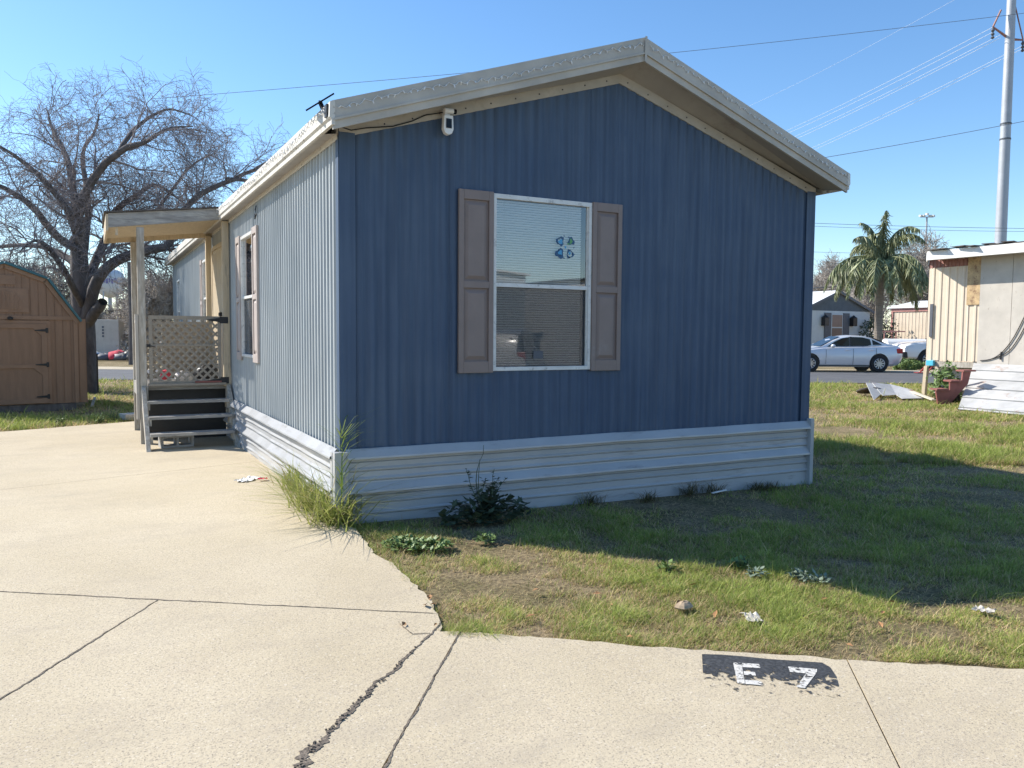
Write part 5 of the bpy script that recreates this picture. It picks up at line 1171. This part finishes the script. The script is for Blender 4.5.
mb = MB(); mb.bb(tX-.515, tX, -4.2, tY-.33, tt-.03, tt-.01); mb.build('soffit', M['soffit'], nb)
mb = MB(); rr = random.Random(4)
for k in range(9): mb.box((tX-.45+rr.uniform(-.1, .15), tY-.5-k*.25, tt+.2+rr.uniform(-.02, .03)), (.35, .26, .02), rr.uniform(-.4, .4))
mb.build('torn_felt', M['tar'], rf)
mb = MB(); bx(mb, P_nb, tY-.18, tY-.10, 1.5, 2.35, .022, .05); mb.build('narrow_window', M['slate'], nb)
mb = MB(); mb.bb(tX, tX+.08, -4, tY, tb-.16, tb-.02); mb.build('rim_beam', M['wood'], nb)
mb = MB(); mb.bb(tX+.25, tX+.35, -4, tY-.1, -.1, tb-.16); mb.build('foundation_panel', M['greige'], nb)
# leaning skirting sheet
lk = MB(); yb0, yb1 = 5.6, .5; zt3 = .86; 
bl = G(958, 409); br = G(1060, 413)
tl_ = np.array([tX-.05, 5.78, zt3]); tr3 = np.array([tX-.05, 1.0, zt3])
rows = []; prof = []; 
n_ = 5
for k in range(n_):
    f0, f1 = k/n_, (k+1)/n_; prof += [(f0, 0), (f0+.150, .0), (f0+.152, -.09), (f0+.170, -.09), (f0+.172, .0)]
prof.append((1, 0))
br = bl+(np.array([bl[0]+.0, bl[1]-5, bl[2]])-bl)
nrm = np.cross(tr3-tl_, bl-tl_); nrm /= np.linalg.norm(nrm)
if nrm[0] > 0: nrm = -nrm
for f_, d in prof: rows.append((tl_*(1-f_)+bl*f_+nrm*d, tr3*(1-f_)+br*f_+nrm*d))
V = [p for r_ in rows for p in r_]; lk.add(V, [(2*i, 2*i+1, 2*i+3, 2*i+2) for i in range(len(rows)-1)])
sh_ = lk.build('skirting_sheet', M['rust'], org=bl); sh_.modifiers.new('th', 'SOLIDIFY').thickness = .004; tag(sh_, 'long ribbed white skirting sheet leaning out from the cream trailer, rust stained', 'metal sheet')
# wood post under the corner
q = G(938, 392); mb = MB(); mb.beam(np.array([tX-.02, tY-.05, tb-.16]), np.array([tX-.04, tY-.02, gz(tX, tY)]), .09, .09, (1, 0, 0)); mb.build('support_post', M['woodcream'], nb)
mb = MB(); mb.bb(tX-.1, tX-.02, tY-.28, tY-.08, tb-.14, tb+.0); tag(mb.build('plastic_box', M['cyan'], org=(tX-.06, tY-.18, tb-.1), bevel=.01), 'small cyan plastic box at the bottom corner of the cream trailer', 'box')
# cable loops on the wall
mb = MB()
for o_ in (0, .12):
    A_ = [(4.6-o_, 2.05), (4.85-o_, 1.5), (5.1-o_, 1.15), (5.35, .98), (5.62, .93)]; mb.tube(smooth_path([(tX-.06, y, z) for y, z in A_], 14), .011, 5)
mb.tube([(tX-.06, 5.12, 1.16), (tX-.07, 5.13, .97)], .02, 5); tag(mb.build('wall_cable', M['iron'], org=(tX-.06, 5, 1.2)), 'loose dark cables hanging on the board wall of the trailer', 'cable')
# red steps
b0 = G(944, 402); rs = thing('wooden_steps', 'broken red wooden steps slumped beside the leaning white sheet', 'steps', b0)
def rpt(px, py, dep): return W(px, py, dep)
pro = [(936, 391), (950, 390), (950, 382.5), (962, 382), (963, 372), (971, 372), (968, 384), (958, 395), (950, 404), (938, 404)]
for dd_ in (18.1, 18.45):
    mb = MB(); A_ = [rpt(x, y, dd_) for x, y in pro]; F_ = np.array([math.sin(YAW), math.cos(YAW), 0])*.05; mb.prism(A_, (0, 0, 0), F_); mb.build('stringer', M['redwood'], rs)
for (x0_, y0_) in ((937, 390.5), (951, 382), (964, 371.8)):
    a_ = rpt(x0_, y0_, 18.05); b2 = rpt(x0_+12, y0_-.2, 18.05); F_ = np.array([math.sin(YAW), math.cos(YAW), 0])*.34
    mb = MB(); mb.prism([a_, b2, b2+np.array([0, 0, .035]), a_+np.array([0, 0, .035])], (0, 0, 0), F_); mb.build('tread', M['redwood'], rs)
mb = MB(); c = G(957, 402); mb.box(c+np.array([.25, .25, .12]), (.5, .4, .28), .3); tag(mb.build('crate', M['black'], org=c, bevel=.03), 'dark crate tucked between red steps and leaning sheet', 'crate')
bush('bush', 'leafy green plant under the corner of the cream trailer', onG(948, 19.2)-np.array([0, 0, .0]), .42, .3, .85, 520, M['leaf'], 25, .07)
# folded sheet of scrap metal and dark lid
b0 = G(885, 398); sm_ = MB(); D1, D2 = 19.2, 21.0
A0 = W(865.5, 384, 20.3); A1_ = W(872, 383, 20.6); A2_ = G(875, 399, .01); A3_ = W(886, 395, 19.6); T1 = W(890, 384, 21); E1 = G(936, 399, .03); E0 = G(905, 399, .02)
sm_.add([W(866, 382.5, 20.3), G(874, 400, .01), W(881, 394, 19.8), W(872, 383, 20.4)], [(0, 1, 2, 3)])
sm_.add([W(872, 383, 20.4), W(881, 394, 19.8), W(883, 396, 19.7), W(896, 395, 19.9), W(884, 388, 20.3)], [(0, 1, 2, 3, 4)])
sm_.add([W(872, 383, 20.4), W(884, 388, 20.3), W(896, 395, 19.9), G(902, 399, .02), G(925, 398.5, .02), W(912, 390, 20.4), W(890, 384.5, 20.9)], [(0, 1, 2, 3, 4, 5, 6)])
o = sm_.build('scrap_sheet', M['rust'], org=b0); o.modifiers.new('th', 'SOLIDIFY').thickness = .012; tag(o, 'bent white sheet of scrap siding lying in the grass', 'metal sheet')
mb = MB(); mb.beam(W(912, 391.5, 20.2), G(934, 400, .05), .10, .03); tag(mb.build('scrap_board', M['cream'], org=G(925, 397)), 'pale board end sticking out beside the bent scrap sheet', 'board')
mb = MB(); c = G(869, 396); mb.lathe((0, 0, 0), [(.3, 0), (.31, .03), (.27, .05), (.06, .06)], 18); o = mb.build('round_lid', M['tar'], org=c+np.array([0, 0, .12]), local=True); o.rotation_euler = (-.25, .15, 0); tag(o, 'dark round lid leaning behind the bent scrap sheet', 'lid')

# ------------------------------------------------------------------ across the street (mirrored in the window)
nh = sheet_house('mobile_home', 'white mobile home across the street mirrored in the front window', 6.6, 12.7, -26, -20.0, .0, 3.7, 3.9, (M['palesiding'], M['palesiding'], M['paleroof'], M['winframe']))
nh2 = sheet_house('mobile_home', 'second white home across the street mirrored at the right of the upper pane', 14.6, 20, -27, -21.0, .0, 3.6, 3.8, (M['cloth'], M['cloth'], M['bluehouse'], M['winframe']))
van = [(-2.4, .45, .8, .85, .55, .85), (-2.25, .35, .9, .98, .62, .93), (-1.7, .3, 1.0, 1.1, .68, .98), (-1.2, .3, 1.02, 1.3, .68, 1.), (-.6, .3, 1.03, 1.65, .64, 1.), (0, .3, 1.03, 1.76, .64, 1.), (1.6, .3, 1.03, 1.74, .64, 1.), (2.2, .32, 1.02, 1.6, .62, .98), (2.42, .4, 1.0, 1.1, .6, .9)]
vg = []
for sg in (-1, 1): vg += [([(-.9, sg*.735, 1.12), (.2, sg*.735, 1.12), (.2, sg*.675, 1.62), (-.4, sg*.675, 1.6)], 'window', M['carglass']), ([(.3, sg*.735, 1.12), (1.9, sg*.735, 1.12), (1.8, sg*.675, 1.6), (.3, sg*.675, 1.62)], 'window', M['carglass'])]
def vex(t):
    for sg in (-1, 1):
        mb = MB(); mb.bb(2.25, 2.4, sg*.62, sg*.84, .85, 1.15); mb.build('tail_light', M['taillight'], t, local=True, bevel=.02)
    mb = MB(); mb.add([(2.4, -.5, 1.12), (2.4, .5, 1.12), (2.24, .48, 1.5), (2.24, -.48, 1.5)], [(0, 1, 2, 3)]); mb.build('rear_window', M['carglass'], t, local=True)
vp_ = np.array([8.6, -13.6, -.1])
car('minivan', 'white minivan mirrored in the lower pane of the front window', 'minivan', vp_, 2.2, M['whitecar'], van, (-1.5, 1.5), .34, .95, vg, extra=vex)

# ------------------------------------------------------------------ plants
def blades(cen, h, w, az, bend, cols, lean):
    n = len(h); d = np.stack([np.cos(az), np.sin(az), np.zeros(n)], 1); s = np.stack([-np.sin(az), np.cos(az), np.zeros(n)], 1)
    def pt(f_): return cen+d*(bend*h*f_**2+lean*h*f_)[:, None]+np.array([0, 0, 1.])*(h*f_*(1-.35*bend*f_))[:, None]
    p1, p2, p3 = pt(np.full(n, 0.)), pt(np.full(n, .55)), pt(np.full(n, 1.))
    hw_ = (w/2)[:, None]
    V = np.stack([p1-s*hw_, p1+s*hw_, p2+s*hw_*.75, p2-s*hw_*.75, p3+s*hw_*.1, p3-s*hw_*.1], 1).reshape(-1, 3)
    b = np.arange(n)[:, None]*6; Fq = np.stack([b+np.array([[0, 1, 2, 3]]), b+np.array([[3, 2, 4, 5]])], 1).reshape(-1, 4)
    c = np.repeat(cols, 6, axis=0); return V, Fq, c
def vnoise(x, y, s, seed):
    r = np.random.default_rng(seed); g = r.uniform(0, 1, (64, 64)); u = (x*s) % 63; v = (y*s) % 63; i = u.astype(int); j = v.astype(int); fu = u-i; fv = v-j; fu = fu*fu*(3-2*fu); fv = fv*fv*(3-2*fv); i2 = (i+1) % 64; j2 = (j+1) % 64
    return g[i, j]*(1-fu)*(1-fv)+g[i2, j]*fu*(1-fv)+g[i, j2]*(1-fu)*fv+g[i2, j2]*fu*fv
# polygon tests for where grass grows
def inpoly(x, y, poly):
    ins = np.zeros(len(x), bool); P = np.array(poly)
    for i in range(len(P)):
        x0, y0 = P[i]; x1, y1 = P[i-1]
        c = ((y0 > y) != (y1 > y)) & (x < (x1-x0)*(y-y0)/(y1-y0+1e-12)+x0); ins ^= c
    return ins
yard = [J1b+np.array([-.03, -.01]), *[p+np.array([-.025+.02*math.sin(k*2.3), .0]) for k, p in enumerate(edge[1:-1])], np.array([.0, -.05]), np.array([HW, -.04]), np.array([HW+.03, HL+1]), np.array([-.1, HL+1]), np.array([-.1, 9.3]), g2(140, 421)+np.array([0, .03]), g2(0, 432)+np.array([0, .03]), g2(0, 432)+(g2(0, 432)-g2(140, 421))*2.3, np.array([-12, 12.]), LD(-40, 24.4)[:2], LD(60, 24.4)[:2], FR+sd*30+vd*.03]+[SE+sd*q_+vd*(.025+.022*math.sin(q_*7)+.015*math.sin(q_*23)) for q_ in np.arange(9, 0, -.06)]
def grass_patch(n, dmin, dmax, px0, px1, hmean, wmul, seed):
    r = np.random.default_rng(seed)
    dep_ = 1/(r.uniform(1/dmax, 1/dmin, n)); pxs = r.uniform(px0, px1, n); lat_ = (pxs-512)/F*dep_
    f = np.array([math.sin(YAW), math.cos(YAW)]); x = CAM[0]+rt[0]*lat_+f[0]*dep_; y = CAM[1]+rt[1]*lat_+f[1]*dep_
    ok = inpoly(x, y, yard); ok &= ~((x > SX0-.05) & (x < SX1+.1) & (y > SY-.05) & (y < SY+SLn))
    ok &= ~((x > 17.3) & (y < 7)); x, y, dep_ = x[ok], y[ok], dep_[ok]
    n1 = vnoise(x, y, 1.1, 1); n2 = vnoise(x, y, 3.7, 2); n3 = vnoise(x, y, .45, 3); n4 = vnoise(x, y, 9, 4)
    cover = .45*n1+.35*n2+.2*n4
    near = np.clip((y+.55)/.5, 0, 1)*((x > 0) & (x < HW+.3) & (y < .1))     # bare earth against the skirting
    bp = G(838, 430); bare2 = np.clip(1.25*np.exp(-(((x-bp[0])/1.3)**2+((y-bp[1])/1.2)**2)), 0, 1)                      # worn patch right of the home
    leftdry = (x < 0)*.12
    keep = r.uniform(0, 1, len(x)) < np.clip((cover-.315)*4.2, .10, 1)*(1-.9*near)*(1-bare2)
    x, y, n1, n2, n3, n4, cover, dep_ = [q[keep] for q in (x, y, n1, n2, n3, n4, cover, dep_)]
    m = len(x)
    dry = r.uniform(0, 1, m) < np.clip(1.27-1.5*cover+.25*(n3-.5), .18, .92)
    g0 = np.array([.19, .25, .055]); g1 = np.array([.42, .47, .12]); dr = np.array([.72, .58, .32]); dr2 = np.array([.50, .37, .19])
    t = r.uniform(0, 1, (m, 1)); c = g0*(1-t)+g1*t; cdry = dr*t+dr2*(1-t); c = np.where(dry[:, None], cdry, c); c *= (.8+.4*n2)[:, None]
    h = hmean*r.uniform(.45, 1.35, m)*(.4+.9*n1+.45*n2+1.3*(r.uniform(0,1,m)>.98))*np.where(dry, .75, 1)*(.65+.75*n4); w = np.clip(.0019*dep_/3.0, .0022, .02)*wmul*r.uniform(.7, 1.4, m)
    cen = np.stack([x, y, gz(x, y)-.028], 1)
    return blades(cen, h, w, r.uniform(0, 6.283, m), r.uniform(.1, 1.0, m), c, np.where(dry, r.uniform(.2, 1.3, m), r.uniform(0, .5, m)))
parts = [grass_patch(420000, 3.4, 10, 330, 1100, .038, 1.15, 1), grass_patch(170000, 10, 26, 780, 1100, .085, 1.1, 2), grass_patch(60000, 12, 25, -60, 250, .08, 1.1, 3), grass_patch(30000, 3.6, 26, 1100, 1500, .06, 2., 4)]
V = []; Fq = []; Cc = []; b = 0
for v_2, f_2, c_2 in parts: V.append(v_2); Fq.append(f_2+b); Cc.append(c_2); b += len(v_2)
tag(npmesh('grass', np.concatenate(V), np.concatenate(Fq), M['grass'], cols=np.concatenate(Cc)), 'patchy short green and dry lawn grass around the home', 'grass', kind='stuff')
# tall tufts
def tuft(loc, n, h, spread, label, seed, green=True, bendr=(.4, 1.5), group=None, w=.0095, name='grass_tuft', leanx=(0, .3)):
    r = np.random.default_rng(seed); cen = np.stack([loc[0]+r.normal(0, spread[0], n), loc[1]+r.normal(0, spread[1], n), np.full(n, loc[2]-.01)], 1)
    t = r.uniform(0, 1, (n, 1)); c = (np.array([.19, .24, .055])*(1-t)+np.array([.46, .48, .15])*t) if green else (np.array([.16, .12, .06])*(1-t)+np.array([.09, .1, .04])*t)
    dry = r.uniform(0, 1, n) < .16; c = np.where(dry[:, None], np.array([.45, .38, .2]), c)
    V, Fq, c = blades(cen, h*r.uniform(.4, 1.15, n), np.full(n, w)*r.uniform(.6, 1.3, n), r.uniform(0, 6.283, n), r.uniform(*bendr, n), c, r.uniform(*leanx, n))
    return tag(npmesh(name, V, Fq, M['grass'], cols=c, org=loc), label, 'grass tuft', group)
tuft(G(336, 522), 420, .52, (.09, .10), 'tall yellow green grass tuft at the foot of the front left corner', 1, group='tall grass tufts along the corner')
tuft(G(314, 507), 320, .48, (.08, .15), 'grass tuft leaning over the driveway beside the corner post', 2, group='tall grass tufts along the corner')
tuft(G(298, 489), 250, .40, (.06, .17), 'grass tuft against the side skirting farthest from the corner', 3, group='tall grass tufts along the corner')
# high strands growing up past the skirting top
q = np.array([-.03, -.09, .0]); r9 = np.random.default_rng(9); Vt = []; Ft = []; Ct = []; b = 0
st_ = thing('grass_stalk', 'tall grass stalk with long leaves rising past the corner of the siding', 'grass stalk', q)
mb = MB(); mb.tube([q, q+np.array([-.005, -.02, .3]), q+np.array([.0, -.03, .62]), q+np.array([.02, -.05, .78])], [.006, .005, .004, .002], 5); mb.build('stem', M['leaf'], st_)
n = 46; hz_ = r9.uniform(.25, .72, n); cen = np.stack([np.full(n, q[0]), q[1]-.03+r9.normal(0, .02, n), hz_], 1); t_c = r9.uniform(0, 1, (n, 1))
V, Fq, c = blades(cen, r9.uniform(.15, .34, n), r9.uniform(.006, .010, n), r9.choice([0.1, 3.0, 5.8, 3.6, 4.7], n)+r9.normal(0, .4, n), r9.uniform(.5, 1.4, n), np.array([.12, .19, .04])*(1-t_c)+np.array([.26, .32, .08])*t_c, r9.uniform(.1, .7, n))
npmesh('leaves', V, Fq, M['grass'], st_, cols=c)
for i, (px, py, h, lb) in enumerate(((590, 503, .16, 'dry brown tuft under the front window skirting'), (648, 500, .13, 'small dry tuft right of the first brown tuft by the skirting'), (690, 494, .2, 'tallest dry brown tuft midway along the skirting'), (714, 492, .15, 'dry tuft just right of the tallest brown tuft'), (758, 489, .13, 'thin dry tuft near the right end of the skirting'), (770, 488, .1, 'lowest dry tuft closest to the right corner of the skirting'))):
    tuft(G(px, py), 120, h, (.06, .03), lb, 30+i, green=False, group='dry tufts along the skirting', w=.005)
# dark weed
def leafy(loc, label, stems, n, mat, leaf, seed, h, cat='weed', spread=.3, group=None, low=0, lr=(.48, .13, .27)):
    r = np.random.default_rng(seed); t = thing('weed_plant', label, cat, loc, group=group); P = []; Q = []; L = []
    for k in range(stems):
        d = np.array([r.normal(0, spread), r.normal(0, spread*.5), 1]); hh_ = h*r.uniform(.5, 1.0); p = walk(r, np.array([r.normal(0, .03), r.normal(0, .02), 0]), d, hh_, 8, .12, 0); P.append(p); Q.append(np.linspace(.006, .002, 9))
        for _ in range(n):
            f_ = r.uniform(.1, 1)**1.1*8; i = min(int(f_), 7); c = p[i]*(1-f_+i)+p[i+1]*(f_-i); az_ = r.uniform(0, 6.28); el = r.uniform(-.4, .6); dd_ = np.array([math.cos(az_)*math.cos(el), math.sin(az_)*math.cos(el), math.sin(el)]); l = leaf*r.uniform(.5, 1.3)*(1.25-f_/9); s_ = np.cross(dd_, [0, 0, 1.]); s_ /= np.linalg.norm(s_)
            L += [c, c+dd_*l*.45+s_*l*.3+[0, 0, .1*l], c+dd_*l, c+dd_*l*.45-s_*l*.3+[0, 0, .1*l]]
    V, Fx = tubes_np(P, Q, 4); o = npmesh('stem', V, Fx, M['leafd']); o.parent = t
    for _ in range(low):
        az_ = r.uniform(0, 6.28); rr_ = r.uniform(0, 1)**.5; c = np.array([math.cos(az_)*lr[0]*rr_, math.sin(az_)*lr[1]*rr_, r.uniform(.0, lr[2])*(1-.6*rr_)]); az_ = r.uniform(0, 6.28); el = r.uniform(-.3, .9); dd_ = np.array([math.cos(az_)*math.cos(el), math.sin(az_)*math.cos(el), math.sin(el)]); l = leaf*r.uniform(.6, 1.2); s_ = np.cross(dd_, [0, 0, 1.]); s_ /= np.linalg.norm(s_); L += [c, c+dd_*l*.45+s_*l*.35, c+dd_*l, c+dd_*l*.45-s_*l*.35]
    L = np.array(L); o = npmesh('leaves', L, np.arange(len(L)).reshape(-1, 4), mat); o.parent = t; return t
q = G(484, 521); q[1] = min(q[1], -.16)
leafy(q, 'dark leafy weed with tall stems growing against the white skirting', 9, 34, M['leafd'], .085, 3, .50, spread=.22, low=380, lr=(.40, .12, .27))
tt_ = leafy(q+np.array([-.02, .02, 0]), 'thin bare weed stalk rising in front of the siding', 2, 6, M['leafd'], .05, 8, .78, spread=.12)
for i, (px, py, n_l, lb, mt) in enumerate(((800, 578, 26, 'grey green rosette weed near the tip of the shadow', 'leafpale'), (818, 582, 20, 'smaller grey green rosette weed right of the first near the shadow tip', 'leafpale'), (757, 576, 16, 'small pale leaf weed in the sunlit lawn left of the rosettes', 'leafpale'), (668, 570, 30, 'broad leaf weed on the sunny side of the shadow edge', 'leaf'), (485, 541, 40, 'bright broad leaf weed in front of the dark weed', 'leaf'), (430, 548, 150, 'clover like weed clump beside the driveway edge', 'leaf'), (405, 545, 150, 'leafy weed clump nearest the corner by the driveway edge', 'leaf'), (740, 566, 24, 'low broad leaf weed at the middle of the shadow edge', 'leaf'))):
    leafy(G(px, py), lb, 5, 4, M[mt], .04, 50+i, .07, spread=.5, group='small weeds in the lawn', low=n_l*2, lr=(.16 if n_l > 100 else .07, .12 if n_l > 100 else .06, .06))
for i, (px, py, lb) in enumerate(((60, 424, 'small green weed on the far driveway edge before the shed'), (114, 421, 'green weed at the driveway edge near the porch'), (100, 423, 'low weed between the two others at driveway edge'))):
    leafy(G(px, py), lb, 6, 14, M['leaf'], .06, 80+i, .22 if i else .16, spread=.4, group='weeds at the far driveway edge')
# stones and scraps in the lawn
mb = MB(); c = G(684, 609); blob(mb, c+np.array([0, 0, .015]), .055, .04, .03, 5, 9, 6, .12); tag(mb.build('stone', mk('tan stone', (.4, .3, .2), .9, .1, 20), org=c), 'flat tan stone in the lawn above the painted lot number', 'stone')
crumple('paper_scrap', M['paper'], G(752, 619), (.13, .08), 'crumpled off white scrap in the lawn above the lot number', 'litter', .03, 5)
crumple('paper_scrap', M['paper'], G(984, 612), (.10, .07), 'pale scrap of paper in the lawn at the right edge', 'litter', .03, 6)
mb = MB(); c = G(712, 493, .03); mb.beam(c, c+np.array([.2, .02, .01]), .02, .01); tag(mb.build('stick', M['cloth'], org=c), 'short pale stick on the soil by the skirting', 'stick')
# dead leaves scattered
rl = np.random.default_rng(77); proto = None
for k in range(46):
    px, py = rl.uniform(380, 1020), rl.uniform(560, 655)
    if py < 540+(px-350)*.1 or py > 628+(px-440)*.05: continue
    c = G(px, py, .012)
    if proto is None:
        mb = MB(); mb.add([(0, -.02, 0), (.012, 0, .006), (0, .024, .002), (-.012, 0, .007)], [(0, 1, 2, 3)]); proto = mb.build('dead_leaf', mk('dead leaf', (.33, .17, .07), .8, .3, 30), local=True); o = proto
    else: o = proto.copy(); COL.objects.link(o)
    o.location = c.tolist(); o.rotation_euler = (rl.uniform(-.5, .5), rl.uniform(-.5, .5), rl.uniform(0, 6)); s = rl.uniform(.6, 1.4); o.scale = (s, s, s)
    tag(o, 'small brown dead leaf lying among the lawn grass', 'leaf', 'dead leaves scattered in the lawn')
